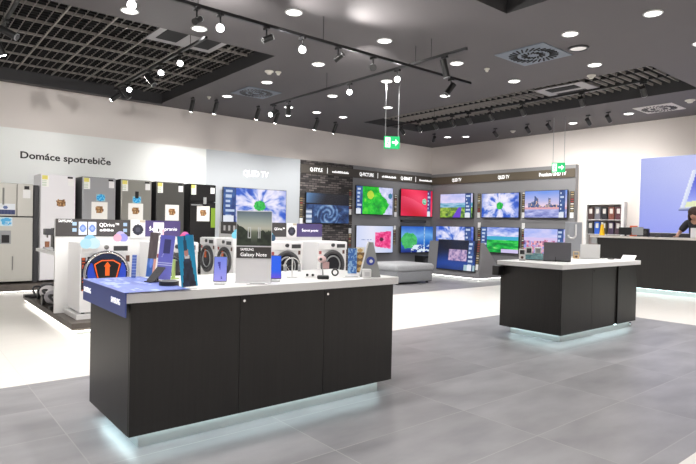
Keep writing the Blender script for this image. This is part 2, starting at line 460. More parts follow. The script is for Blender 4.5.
# the four facing the camera glare in the photograph
for x, w in ((1.78, 'leftmost'), (2.72, 'second'), (3.80, 'third')):
    spotlight(x, 5.55, TZ, tocam(x, 5.5) + Vector((0, 0, -.6)), f'glaring spotlight on the long middle track, {w} of its three bright ones', power=25, cone=70)
spotlight(5.70, 6.95, TZ + .036, tocam(5.7, 6.9), 'glaring spotlight on the crossing track beyond the crossing point', power=25, cone=70)
spotlight(5.70, 5.85, TZ + .036, tocam(5.7, 5.8), 'glaring spotlight on the crossing track beside the exit sign rods', power=25, cone=70)
spotlight(4.95, 5.55, TZ, (.9, 1.2, .5), 'spotlight tilted upwards on the long track near the crossing', L=.15, power=100, cone=60)
spotlight(5.70, 4.95, TZ + .036, (.25, -.1, -1), 'white rimmed unlit spotlight at the near end of the crossing track', lit=False, L=.24)
spotlight(6.55, 5.55, TZ, (-.5, .3, -.8), 'unlit black spotlight at the far end of the long track', lit=False)
spotlight(5.70, 8.75, TZ + .036, (.2, .3, -1), 'black spotlight on the crossing track, pointing straight down', lit=True, power=20, cone=80)
spotlight(5.70, 9.25, TZ + .036, (-.8, -.3, -.5), 'black spotlight at the back end of the crossing track', power=20, cone=70)
spotlight(3.3, 5.55, TZ, (.75, -.3, .42), 'added spotlight on the long track turned up to brighten the ceiling, left one', L=.12, r=.035, power=65, cone=95, lens=W_DARK)  # this and the next two are added uplights for the pale ceiling pools
spotlight(2.45, 5.55, TZ, (.5, .35, .4), 'added spotlight on the long track turned up to brighten the ceiling, leftmost one', L=.12, r=.035, power=90, cone=80, lens=W_DARK)
spotlight(4.35, 5.55, TZ, (.25, -.6, .40), 'added spotlight on the long track turned up to brighten the ceiling, right one', L=.12, r=.035, power=70, cone=110, lens=W_DARK)
track('light_track', 'added black track for fill spotlights over the near side, out of the picture', (-2.6, 2.3), (2.6, 2.3), TZ, H - TZ)  # added track, out of view, only to carry the fill spotlights
for i, (x, tx, ty, tz, k, c) in enumerate(((-1.4, 1.6, 7.1, .7, .6, 42), (-.6, 2.6, 7.1, .7, .6, 42), (.3, 4.4, 7.5, .7, .9, 46), (1.2, 5.6, 7.5, .7, .9, 46),
        (-2.3, .8, 11.8, 1.7, 5.0, 40), (-1.0, 2.6, 11.8, 1.7, 5.0, 40), (-.1, 4.2, 11.8, 1.7, 3.4, 38), (.8, 6.4, 12.0, 1.6, 2.4, 34), (1.6, 8.8, 12.0, 1.6, 2.4, 32), (2.3, 11.6, 12.0, 1.6, 3.0, 30))):
    spotlight(x, 2.3, TZ, (tx - x, ty - 2.3, tz - 3.45), 'added unseen fill spotlight on the near track, aimed at the back wall side', L=.19, power=P_FILL * k, cone=c)  # added fill lights, brighten the upright faces of washers, fridges and panels
# grille track
for (y, d, l, w) in ((7.85, (-.4, -1, -.35), 'black spotlight on the left grille track beside the vent plate', 1), (8.6, tocam(3.2, 8.6), 'bright spotlight on the left grille track facing the camera, upper one', 1),
                  (9.1, (.5, -.6, -.9), 'unlit spotlight in the middle of the left grille track', 0), (10.1, tocam(3.2, 10.1), 'bright spotlight on the left grille track facing the camera, lower one', 1),
                  (10.35, (.7, .2, -.7), 'unlit spotlight beside the lower bright one on the grille track', 0), (10.8, (-.8, .7, -.7), 'spotlight at the far end of the left grille track', 1)):
    spotlight(3.22, y, 3.8, d, l, lit=bool(w), power=25 if w else 0, cone=70, L=.2)
for (y, d, l, w) in ((7.9, (.9, -.5, -.5), 'grey spotlight in the upper left corner, topmost', 0), (8.6, (.5, .2, -1), 'lit spotlight in the upper left corner, middle of three', 1), (8.86, (.1, .3, -1), 'lit spotlight in the upper left corner, lowest of three', 1)):
    spotlight(1.05, y, 3.75, d, l, lit=bool(w), power=20 if w else 0, L=.2)
# back wall washers hang from the ceiling
for i, (x, y, up) in enumerate([(4.75, 10.9, 0), (5.2, 10.75, 0), (6.15, 10.65, 0), (6.7, 10.75, 0), (7.85, 10.8, 0), (8.5, 10.9, 0)]):
    spotlight(x, y, 3.90, (0.02, .62, -1), f"black can spotlight washing the back wall, {['first','second','third','fourth','fifth','sixth'][i]} from the left grille", L=.24, power=70, cone=95)
# right recess
for i, y in enumerate((9.5, 8.95, 8.45, 7.95, 7.5, 6.95, 6.2, 5.0, 3.95)):
    w = ['farthest', 'second', 'third', 'fourth', 'fifth', 'sixth', 'seventh', 'eighth', 'nearest'][i]
    spotlight(9.45, y, 3.78, (.9, .1, -.75), f'spotlight in the right ceiling recess, {w} of nine along its track', L=.17, power=68, cone=80, lens=W_SPOT)
for i, (x, y) in enumerate(((11.5, 10.3), (11.93, 8.6), (11.95, 7.68), (11.92, 7.1), (11.94, 6.15), (11.9, 5.68))):
    w = ['farthest', 'second', 'third', 'fourth', 'fifth', 'nearest'][i]
    spotlight(x, y, 3.9, ((.3, .5, -.45) if i == 0 else (.7, 0, -.5)), f'black spotlight on the ceiling by the right wall, {w} of six', L=.17, power=52, cone=110, lens=W_DARK)

# ------------------------------------------------------------------ wall panels
PY = 12.2
def panel(name, x0, x1, m, label, z0=0.0, z1=3.05):
    o = box(name, m, None, x0, x1, PY, YB - .002, z0, z1); return tag(o, label, 'wall panel')
W_PANELW = mat('white_panel', (.80, .82, .81), .5)
W_PANELB = mat('pale_blue_grey_panel', (.46, .49, .52), .5)
p = panel('wall_panel', XL, 5.68, W_PANELW, 'long white wall panel behind the fridges with dark lettering')
text('lettering', 'Domáce spotrebiče', .185, p, (1.86, PY - .004, 2.49), mat('black_letters', (.012, .012, .014), .5), width=1.66, depth=.003, bold=.004)
p = panel('wall_panel', 5.68, 8.36, W_PANELB, 'pale grey wall panel with white television lettering')
text('lettering', 'QLED TV', .2, p, (6.66, PY - .002, 2.50), W_LETTER, width=.72, depth=.003, bold=.004)
p = panel('brick_panel', 8.36, 10.2, brick_mat(), 'dark brick wall panel behind one television')
p = panel('wall_panel', 10.2, 13.55, W_GPANEL, 'dark grey wall panel left of the room corner')
p = tag(box('wall_panel', W_GPANEL, None, 13.55, XR - .002, 7.27, PY - .001, 0, 3.02), 'dark grey wall panel right of the room corner', 'wall panel')
def dashes(parent, x0, x1, z, y, m, k_=1.0):
    b = MB(); x = x0; random.seed(int(x0 * 100))
    while x < x1:
        w = random.uniform(.02, .04); b.box(x, x + w, y - .004, y, z, z + k_ * (.04 + random.choice((0, .02)))); x += w + .012
    return b.build('small_lettering', m, parent)
HB=0
hb = thing('header_board', 'dark header strip over the brick and grey panels on the back wall', 'sign', (0, PY, 0))
MB().box(8.37, 13.5, -.03, .004, 2.70, 2.94).build('board', W_BAND, hb)
for s_, x, w, z in (('Q-STYLE', 8.66, .42, 2.77), ('Q-PICTURE', 10.42, .55, 2.77), ('Q-SMART', 12.1, .5, 2.77)):
    text('lettering', s_, .14, hb, (x, -.032, z), W_LETTER, width=w, depth=.002, bold=.003)
    MB().box(x + w + .16, x + w + .175, -.034, -.03, 2.74, 2.9).build('divider_line', W_LETTER, hb)
    dashes(hb, x + w + .34, x + w + .9, z + .01, -.03, W_LETTER)
hb = thing('header_board', 'brown header strip over the televisions on the right wall', 'sign', (13.55, PY, 0), -PI / 2)
MB().box(.0, 4.92, -.03, .004, 2.69, 2.92).build('board', mat('header_band_brown', (.10, .08, .055), .5), hb)
for s_, x, w in (('QLED TV', .88, .36), ('QLED TV', 2.58, .38), ('Premium UHD TV', 3.9, .78)):
    text('lettering', s_, .14, hb, (x, -.032, 2.755), W_LETTER, width=w, depth=.002, bold=.003)

# ------------------------------------------------------------------ pictures on the televisions
def sidebar(fn, a, b, base=(40, 60, 120)):
    def g(u, v):
        if a < u < b:
            k = int(v * 14); t = (u - a) / (b - a)
            if v > .82: return (225, 230, 240) if t < .8 else base
            if k % 2 == 1 and .15 < t < .3 + .6 * _h(k, 3, int(a * 50)): return (190, 205, 230)
            return mixc(base, (70, 110, 170), vn(u * 20, v * 9, 5))
        return fn(u, v)
    return g
def clouds(seed, green=True, gx=.5, gy=.5):
    def g(u, v):
        dx, dy = u - gx, (v - gy) * .56; a = math.atan2(dy, dx); r = math.hypot(dx, dy)
        n = fbm(a * 3.2 + 10, r * 5, seed) * .6 + fbm(u * 6, v * 4, seed + 9) * .4
        c = ramp(n + (r - .3) * -.12, [(0, (15, 40, 130)), (.36, (60, 100, 205)), (.5, (195, 200, 240)), (.62, (236, 232, 250)), (1, (250, 248, 255))])
        if r > .4: c = mixc(c, (20, 60, 190), (r - .4) * 3)
        if green and (dx / .085) ** 2 + (dy / .075) ** 2 < 1 + .5 * vn(u * 30, v * 20, 3): c = mixc((20, 150, 60), (70, 220, 90), vn(u * 40, v * 30, 8))
        return c
    return g
def pic_swirl(u, v):
    if v < .38: return mixc((90, 130, 175), (8, 10, 16), min(1, u * 2.2 + v * .6 - .1)) if v < .33 else (12, 14, 22)
    r = math.hypot(u - .5, (v - .72) * .56); s_ = .5 + .5 * math.sin(r * 70 + 3 * math.atan2(v - .72, u - .5))
    c = ramp(fbm(u * 9, v * 7, 3) * .7 + s_ * .3 * (r < .25), [(0, (12, 22, 50)), (.4, (45, 75, 125)), (.6, (100, 135, 180)), (1, (200, 220, 240))])
    if u < .12 and v > .55: c = (210, 220, 235) if int(v * 12) % 2 else (110, 130, 160)
    return c
def pic_green(u, v):
    e = u + .12 * math.sin(v * 5 + 1) + .08 * fbm(u * 6, v * 6, 2)
    if e < .86 - .25 * abs(v - .45):
        c = ramp(fbm(u * 8, v * 6, 4), [(0, (5, 110, 30)), (.5, (25, 185, 40)), (.75, (80, 215, 50)), (1, (200, 235, 90))])
        if math.hypot(u - .38, (v - .3) * .6) < .09: c = mixc(c, (225, 225, 60), .8)
        return c
    c = ramp(fbm(u * 9, v * 7, 6), [(0, (60, 90, 180)), (.4, (190, 195, 235)), (1, (245, 245, 255))])
    if math.hypot(u - .93, (v - .3) * .6) < .06: c = (60, 120, 150)
    return c
def pic_red(u, v):
    c = mixc((205, 10, 50), (245, 60, 95), .5 + .5 * math.sin((u * 1.4 - v * 1.2) * 3))
    k = v - (.25 + .55 * u * u + .1 * u)
    if 0 < k < .5: c = mixc(c, (255, 130, 150), .35 * (1 - k * 2))
    if math.hypot(u - .74, (v - .43) * .6) < .06 + .02 * vn(u * 40, v * 30): c = mixc((30, 150, 100), (200, 235, 220), vn(u * 30, v * 30, 2))
    return c
def pic_pink(u, v):
    c = mixc((228, 228, 245), (165, 190, 240), abs(u - .4) * .9)
    if .5 < u < .94 and .18 + (.94 - u) * .15 < v < .86 - (.94 - u) * .22:
        c = ramp(fbm(u * 16, v * 12, 5), [(0, (190, 10, 80)), (.5, (240, 70, 140)), (1, (255, 200, 220))])
        if math.hypot(u - .68, (v - .5) * .6) < .05: c = (90, 30, 60)
    if .12 < u < .42 and .5 < v < .53 and _h(int(u * 60), 1, 1) > .3: c = (110, 130, 190)
    return c
def pic_bluegreen(u, v):
    c = ramp(v + .15 * (fbm(u * 6, v * 5, 2) - .5), [(0, (30, 90, 190)), (.35, (110, 170, 230)), (.6, (40, 110, 200)), (1, (12, 40, 120))])
    if math.hypot(u - .25, (v - .55) * .8) < .2 + .1 * fbm(u * 8, v * 8, 3): c = mixc((20, 140, 60), (90, 210, 110), fbm(u * 12, v * 12, 7))
    if v > .72 and u > .3 and fbm(u * 9, v * 14, 1) > .5: c = (215, 230, 245)
    return c
def pic_land(u, v):
    if v < .38: return mixc((150, 170, 235), (225, 215, 245), fbm(u * 5, v * 10, 4) + v)
    if v < .58: return ramp(fbm(u * 5, v * 14, 8), [(0, (30, 120, 150)), (.5, (120, 180, 210)), (1, (225, 225, 245))])
    if abs(u - (.62 - (v - .6) * .25)) < .05 + (v - .6) * .18: return (105, 70, 205)
    return ramp(fbm(u * 9, v * 9, 2), [(0, (25, 60, 70)), (.45, (90, 130, 60)), (.7, (150, 190, 70)), (1, (210, 190, 150))])
def pic_city(u, v):
    if v > .7: return ramp(fbm(u * 6, v * 14, 3), [(0, (70, 80, 160)), (.6, (170, 175, 225)), (1, (240, 235, 250))])
    if v > .62: return (225, 165, 175)
    hgt = .62 - .28 * max(0, vn(u * 9, 0, 5)) - (.22 if abs(u - .6) < .03 or abs(u - .28) < .05 else 0)
    if v > hgt and u > .08: return ramp(_h(int(u * 40), int(v * 24), 2), [(0, (40, 60, 110)), (.6, (90, 110, 160)), (1, (235, 190, 150))])
    return mixc((110, 150, 235), (250, 215, 225), min(1, v * 1.5) + .2 * fbm(u * 4, v * 8, 6) - .1)
def pic_fields(u, v):
    if v < .36: return mixc((50, 90, 205), (225, 225, 250), fbm(u * 5, v * 8, 7) * 1.3 - .1 + (.25 - abs(v - .25)))
    if v < .5: return (60, 170, 205)
    c = ramp(fbm(u * 5, v * 12, 9), [(0, (0, 80, 40)), (.42, (10, 150, 60)), (.6, (30, 195, 70)), (1, (200, 235, 150))])
    if v > .85 and u > .55: c = (205, 195, 235)
    return c
def pic_houses(u, v):
    if v < .3: return mixc((150, 170, 240), (225, 215, 245), fbm(u * 4, v * 8, 1))
    if v < .38 + .1 * _h(int(u * 12), 0, 3): return (215, 195, 235)
    return ramp(_h(int(u * 28), int(v * 16), 5), [(0, (110, 80, 130)), (.3, (215, 120, 150)), (.6, (245, 190, 195)), (1, (130, 150, 225))])
def pic_night(u, v):
    if .3 < u < .78 and .3 < v < .68: return ramp(fbm(u * 22, v * 14, 5), [(0, (40, 50, 110)), (.5, (180, 150, 190)), (1, (240, 220, 235))])
    c = mixc((6, 12, 34), (22, 70, 165), math.exp(-((v - .8) ** 2) * 10) * .8 + .2 * vn(u * 4, v * 4) - .05)
    if u > .72 and v > .8: c = (160, 190, 200)
    return c

# ------------------------------------------------------------------ televisions
def tv(loc, rz, w, h, fn, label, res=(72, 42), tilt=0, group='televisions on the walls'):
    t = thing('television', label, 'television', loc, rz, group)
    T = Matrix.Rotation(-tilt, 4, 'X')
    MB().box(-w / 2, w / 2, -.055, -.01, 0, h, bev=.006, rot=T).build('frame', W_BLACK, t)
    picture('screen', t, -w / 2 + .012, w / 2 - .012, .022, h - .012, -.0565, fn, *res, tilt=T)
    MB().box(-w * .22, w * .22, -.01, .045, h * .25, h * .75, rot=T).build('wall_mount', W_DARK, t)
    return t
def strip(loc, rz, h, label, seed, w=.11, tilt=0, tagbottom=True):
    """tall narrow card with feature badges and a white price tag"""
    t = thing('feature_strip', label, 'product label', loc, rz, 'feature strips beside the televisions')
    T = Matrix.Rotation(-tilt, 4, 'X')
    MB().box(-w / 2, w / 2, -.012, .004 if not tilt else 0, 0, h, rot=T).build('backing', W_DARK, t)
    def fn(u, v):
        k = int(v * 9); q = _h(k, seed, 1)
        if abs(u - .5) < .36 and .15 < (v * 9) % 1 < .85:
            return [(150, 130, 90), (190, 175, 140), (225, 225, 220), (150, 60, 60), (120, 110, 90)][int(q * 4.99)]
        return (62, 58, 52)
    zt = h * .24
    if tagbottom:
        picture('badges', t, -w / 2, w / 2, zt, h, -.0125, fn, 8, 36, lit=False, tilt=T)
        MB().box(-w / 2 + .005, w / 2 - .005, -.018, -.0125, .01, zt - .01, rot=T).build('price_tag', W_WHITE, t)
    else:
        picture('badges', t, -w / 2, w / 2, 0, h - zt, -.0125, fn, 8, 36, lit=False, tilt=T)
        MB().box(-w / 2 + .005, w / 2 - .005, -.018, -.0125, h - zt + .01, h - .01, rot=T).build('price_tag', W_WHITE, t)
    return t
YW = PY - .045
tv((6.98, YW, 1.33), 0, 1.80, .86, sidebar(clouds(2, True, .56, .5), .0, .19), 'large television with a cloud picture behind the phone poster on the pale panel', (90, 44))
tv((9.25, YW, 1.35), 0, 1.5, .84, pic_swirl, 'television showing a dark blue swirl on the brick panel')
tv((10.98, YW, 1.64), 0, 1.47, .84, sidebar(pic_green, .0, .16), 'television with a bright green leaf picture on the back wall')
tv((12.78, YW, 1.63), 0, 1.45, .86, sidebar(pic_red, .83, .95, (90, 30, 90)), 'television with a plain red picture near the room corner')
tv((11.02, YW, .50), 0, 1.48, .83, pic_pink, 'television with a pink patterned rectangle on pale blue, above the ottoman')
tv((12.84, YW, .49), 0, 1.49, .85, sidebar(pic_bluegreen, .7, .74, (150, 200, 235)), 'television with a blue and green picture below the red one')
XW = 13.505
def rtv(y0, y1, z0, z1, fn, label): tv((XW, (y0 + y1) / 2, z0), -PI / 2, abs(y0 - y1), z1 - z0, fn, label)
rtv(11.73, 10.44, 1.61, 2.375, sidebar(pic_land, .78, .96), 'right wall television of a landscape with a purple river, top row first from the corner')
rtv(10.12, 8.85, 1.62, 2.345, clouds(5, True, .5, .52), 'right wall television of white clouds round a green dot, in the top row')
rtv(8.68, 7.42, 1.62, 2.37, sidebar(pic_city, .82, .96), 'right wall television of a waterside city skyline, at the end of the top row')
rtv(11.88, 10.38, .50, 1.36, sidebar(clouds(11, False), .78, .95), 'right wall television of pale clouds half hidden behind the tilted one')
rtv(10.12, 8.83, .61, 1.365, sidebar(pic_fields, .0, .17), 'right wall television of bright green fields in the lower row')
rtv(8.68, 7.42, .55, 1.35, sidebar(pic_houses, .8, .95), 'right wall television of pink houses behind the laptops')
for (x, z0, z1, n, l) in ((8.41, 1.33, 2.05, 1, 'left of the swirl television'), (10.1, 1.62, 2.35, 2, 'left of the green leaf television'), (11.92, 1.60, 2.30, 3, 'between the green and red televisions'),
                       (10.12, .55, 1.25, 4, 'below, left of the pink picture television'), (11.9, .75, 1.35, 5, 'between the pink and the blue televisions')):
    strip((x, PY, z0), 0, z1 - z0, 'narrow badge strip ' + l + ' on the back wall', n, tagbottom=z0 > 1)
for (y, z0, z1, n, l) in ((10.28, 1.62, 2.35, 6, 'right of the purple river television'), (8.76, 1.62, 2.35, 7, 'right of the green dot television'), (7.3, 1.62, 2.33, 8, 'at the outer end of the top row'),
                       (10.25, .75, 1.5, 9, 'left of the green fields television'), (8.75, .7, 1.5, 10, 'right of the green fields television')):
    strip((13.55, max(y, 7.34), z0), -PI / 2, z1 - z0, 'narrow badge strip ' + l + ' on the right wall', n, tagbottom=z0 > 1)
sb = thing('soundbar', 'long black soundbar on the wall under the red television', 'soundbar', (12.7, PY, 1.45))
MB().box(-.55, .55, -.09, .004, 0, .08, bev=.015).build('body', W_BLACK, sb); MB().box(-.5, .5, -.094, -.09, .015, .065).build('speaker_cloth', W_DARK, sb)

# tilted television on its wedge stand
ws = thing('wedge_stand', 'dark grey wedge plinth with a glowing foot in front of the right wall', 'display stand', (11.32, 8.55, 0))
w = MB()
w.prism([(0, .05), (1.05, .05), (1.05, .12), (.78, .36), (.19, .95), (.108, .95)], 0, 1.75); w.build('body', W_GPANEL, ws)
MB().box(.05, 1.0, .05, 1.7, 0, .05).build('recessed_foot', W_SATIN, ws)
MB().box(.012, .03, .01, 1.74, .036, .049).box(.012, .98, .008, .02, .036, .049).build('light_strip', W_LEDW, ws)
tt = thing('television', 'tilted television with a dark blue screen leaning on the wedge plinth', 'television', (11.36, 9.31, .20), -PI / 2, 'televisions on the walls')
T = Matrix.Rotation(-.10, 4, 'X')
MB().box(-.64, .64, -.055, -.015, 0, .80, bev=.006, rot=T).build('frame', W_BLACK, tt)
picture('screen', tt, -.628, .628, .022, .788, -.0565, sidebar(pic_night, .8, .95, (30, 50, 110)), 72, 42, tilt=T)
strip((11.345, 8.64, .25), -PI / 2, .70, 'narrow badge strip right of the tilted television on the wedge plinth', 12, tilt=.10)
sw = thing('subwoofer', 'black subwoofer box on the floor below the blue television', 'speaker', (12.9, 11.9, 0))
MB().box(-.2, .2, -.18, .18, .02, .42, bev=.02).build('cabinet', W_BLACK, sw); MB().cyl((0, -.185, .22), .13, .02, axis='Y').build('driver', W_DARK, sw)
for sx in (-1, 1):
    for sy in (-1, 1): MB().cyl((sx * .15, sy * .13, .01), .02, .02).build('foot', W_DARK, sw)

# ------------------------------------------------------------------ ottoman
ot = thing('ottoman', 'square grey upholstered ottoman on the grey tiles before the televisions', 'ottoman', (9.36, 9.38, 0))
MB().box(-.60, .60, -.52, .52, .04, .30, bev=.04, seg=4).build('base', W_FABRIC, ot, smooth=True)
c = MB(); c.box(-.63, .63, -.55, .55, .29, .46, bev=.07, seg=5); c.build('cushion', mat('grey_cushion', (.42, .43, .45), .9, noise=(50, .1, (1, 1, 1))), ot, smooth=True)
for sx in (-1, 1):
    for sy in (-1, 1): MB().cyl((sx * .5, sy * .42, .025), .03, .05).build('leg', W_BLACK, ot)

# ------------------------------------------------------------------ fridges
plat = thing('fridge_platform', 'long low dark platform under the row of fridges', 'platform', (0, 0, 0))
MB().box(-2.5, 6.2, 11.33, PY, .03, .15).build('deck', W_WOODTOP, plat)
MB().box(-2.4, 6.1, 11.42, PY, 0, .03).build('recessed_foot', W_DARK, plat)
MB().box(-2.4, 6.1, 11.345, 11.36, .018, .029).build('light_strip', W_LEDW, plat)
FY = 11.5
def fx(px, py): p = at(px, py, Y=FY); return p.x, p.z
def flower(u, v):
    r = math.hypot(u - .5, v - .46)
    if r + .22 * (vn(u * 9 + 3, v * 9, 6) - .5) < .235: return ramp(vn(u * 17, v * 17, 2), [(0, (70, 45, 25)), (.5, (150, 105, 60)), (1, (215, 185, 140))])
    return (240, 238, 234)
def energy(u, v):
    if v < .35: return (225, 215, 110) if u < .8 else (240, 240, 235)
    return (238, 238, 234) if (int(v * 10) % 2 or u > .7) else (205, 215, 200)
def pattach(name, t, x0, x1, z0, z1, fn, y, nx=12, ny=14):
    return picture(name, t, x0, x1, z0, z1, y, fn, nx, ny, lit=False)
def fridge(x0, x1, label, body, side, split=None, card=None, handle=None, z1=2.17, energyx='l', extra=None):
    w = x1 - x0; t = thing('fridge', label, 'fridge', ((x0 + x1) / 2, FY, .15), 0, 'fridges along the back wall')
    hh = z1 - .15
    MB().box(-w / 2, w / 2, .06, .67, .03, hh, bev=.006).build('cabinet', side, t)
    zs = [.04, split - .15 - .006, split - .15 + .006, hh - .01] if split else [.04, hh - .01]
    for k in range(0, len(zs), 2): MB().box(-w / 2, w / 2, 0, .055, zs[k], zs[k + 1], bev=.008).build('door', body, t, smooth=False)
    for sx in (-1, 1): MB().cyl((sx * (w / 2 - .06), .12, .015), .022, .03).build('foot', W_BLACK, t)
    pattach('energy_label', t, -w / 2 + .02, -w / 2 + .13, hh - .24, hh - .03, energy, -.003)
    MB().box(w / 2 - .13, w / 2 - .03, -.004, -.001, hh - .2, hh - .07).build('price_tag', W_WHITE, t)
    MB().box(w / 2 - .14, w / 2 - .05, -.006, -.001, hh - .065, hh - .03).build('badge', W_BLACK, t)
    if card is not None:
        pattach('flower_card', t, card - .165, card + .135, 1.20, 1.535, flower, -.004, 20, 20)
    return t
W_FWHITE = mat('fridge_white', (.80, .79, .82), .25); W_FSTEEL = mat('fridge_steel', (.40, .41, .43), .35, .55); W_FSTEEL2 = mat('fridge_warm_steel', (.34, .34, .31), .35, .6)
W_FDARK = mat('fridge_graphite', (.11, .11, .105), .3, .5); W_FBLK = mat('fridge_black_glass', (.014, .014, .015), .08)
# french door fridge
t = thing('fridge', 'wide steel multi-door fridge with a water dispenser at the left edge', 'fridge', (1.52, FY - .02, .15), 0, 'fridges along the back wall')
W_INOX = mat('fridge_inox', (.58, .57, .53), .4, .35)
MB().box(-.455, .455, .07, .68, .03, 1.80, bev=.006).build('cabinet', W_SIDE, t)
d = MB().box(-.455, .196, 0, .06, 1.22, 1.81, bev=.01).build('door', W_INOX, t)
MB().box(-.03, .0, -.02, -.002, 1.42, 1.72, bev=.006).build('handle', mat('inox_handle', (.3, .3, .29), .3, .8), d)
d = MB().box(.204, .455, 0, .06, 1.22, 1.81, bev=.01).build('door', W_INOX, t)
d = MB().box(-.455, .455, 0, .06, .04, 1.20, bev=.01).build('door', W_INOX, t)
dp = MB().box(-.06, .11, -.006, -.001, .72, .96, bev=.004).build('water_dispenser', W_MGREY, t)
MB().box(-.035, .085, -.009, -.0062, .74, .88).build('recess', W_BLACK, dp)
MB().box(.13, .145, -.02, -.002, .25, .5).build('grip', mat('inox_handle', (.3, .3, .29), .3, .8), t)
picture('feature_sticker', t, -.13, .17, 1.25, 1.44, -.003, lambda u, v: ((60, 70, 110) if v > .6 and int(u * 12) % 2 else (40, 55, 100)) if v > .6 else ((90, 110, 160) if math.hypot(u - .5, (v - .35) * .8) < .12 else (222, 226, 232)), 24, 14, lit=False)
picture('blue_sticker', t, -.06, .13, 1.04, 1.2, -.003, lambda u, v: (80, 175, 225) if math.hypot(u - .5, v - .5) < .45 and vn(u * 9, v * 9, 1) > .25 else (205, 225, 235), 14, 12, lit=False)
MB().box(.29, .41, -.005, -.001, 1.55, 1.70).build('price_tag', W_WHITE, t); MB().box(.31, .39, -.006, -.001, 1.71, 1.77).build('badge', W_BLACK, t)
f = tag(box('gap_shade_strip', W_DARK, None, 1.995, 2.085, 11.6, PY, .15, 1.95), 'dark narrow strip standing in for shade between the steel fridge and the white fridge', 'panel')  # dark colour stands in for the shade in the gap between the fridges
def blob_sticker(t, x, z):
    picture('round_sticker', t, x - .1, x + .07, z - .01, z + .13, -.004, lambda u, v: ((30, 150, 215) if vn(u * 9, v * 9, 4) > .4 else (110, 200, 235)) if math.hypot(u - .5, v - .5) < .48 else (150, 190, 205), 14, 12, lit=False)
t = fridge(2.10, 2.69, 'tall white fridge with a brown flower, beside the steel multi-door one', W_FWHITE, W_FWHITE)
picture('flower_decal', t, -.05, .15, 1.37, 1.57, -.003, lambda u, v: flower(u * .6 + .2, v * .6 + .2) if flower(u * .6 + .2, v * .6 + .2)[0] < 230 else (228, 226, 230), 16, 16, lit=False)
t = fridge(2.82, 3.43, 'grey steel fridge with a flower card and a round blue sticker above it', W_FSTEEL, W_SIDE, card=.02); blob_sticker(t, .04, 1.56)
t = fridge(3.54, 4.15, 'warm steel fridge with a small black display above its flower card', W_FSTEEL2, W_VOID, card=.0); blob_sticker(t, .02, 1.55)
MB().box(-.03, .04, -.006, -.001, 1.64, 1.78).build('display', W_BLACK, t)
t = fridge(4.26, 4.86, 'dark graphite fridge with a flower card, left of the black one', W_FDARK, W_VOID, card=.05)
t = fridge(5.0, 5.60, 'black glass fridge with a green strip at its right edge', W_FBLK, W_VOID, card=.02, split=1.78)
MB().box(.19, .295, -.004, -.001, 1.06, 1.50).build('green_strip', mat('lime_strip', (.18, .30, .02), .5), t)
MB().box(-.28, -.02, -.02, -.002, 1.545, 1.565, bev=.003).build('handle', W_MGREY, t); MB().box(.0, .07, -.02, -.002, 1.58, 1.73, bev=.004).build('handle', W_MGREY, t)
strip((5.82, PY, 1.36), 0, .78, 'narrow badge strip on the pale panel, left of the large cloud television', 15, w=.16)

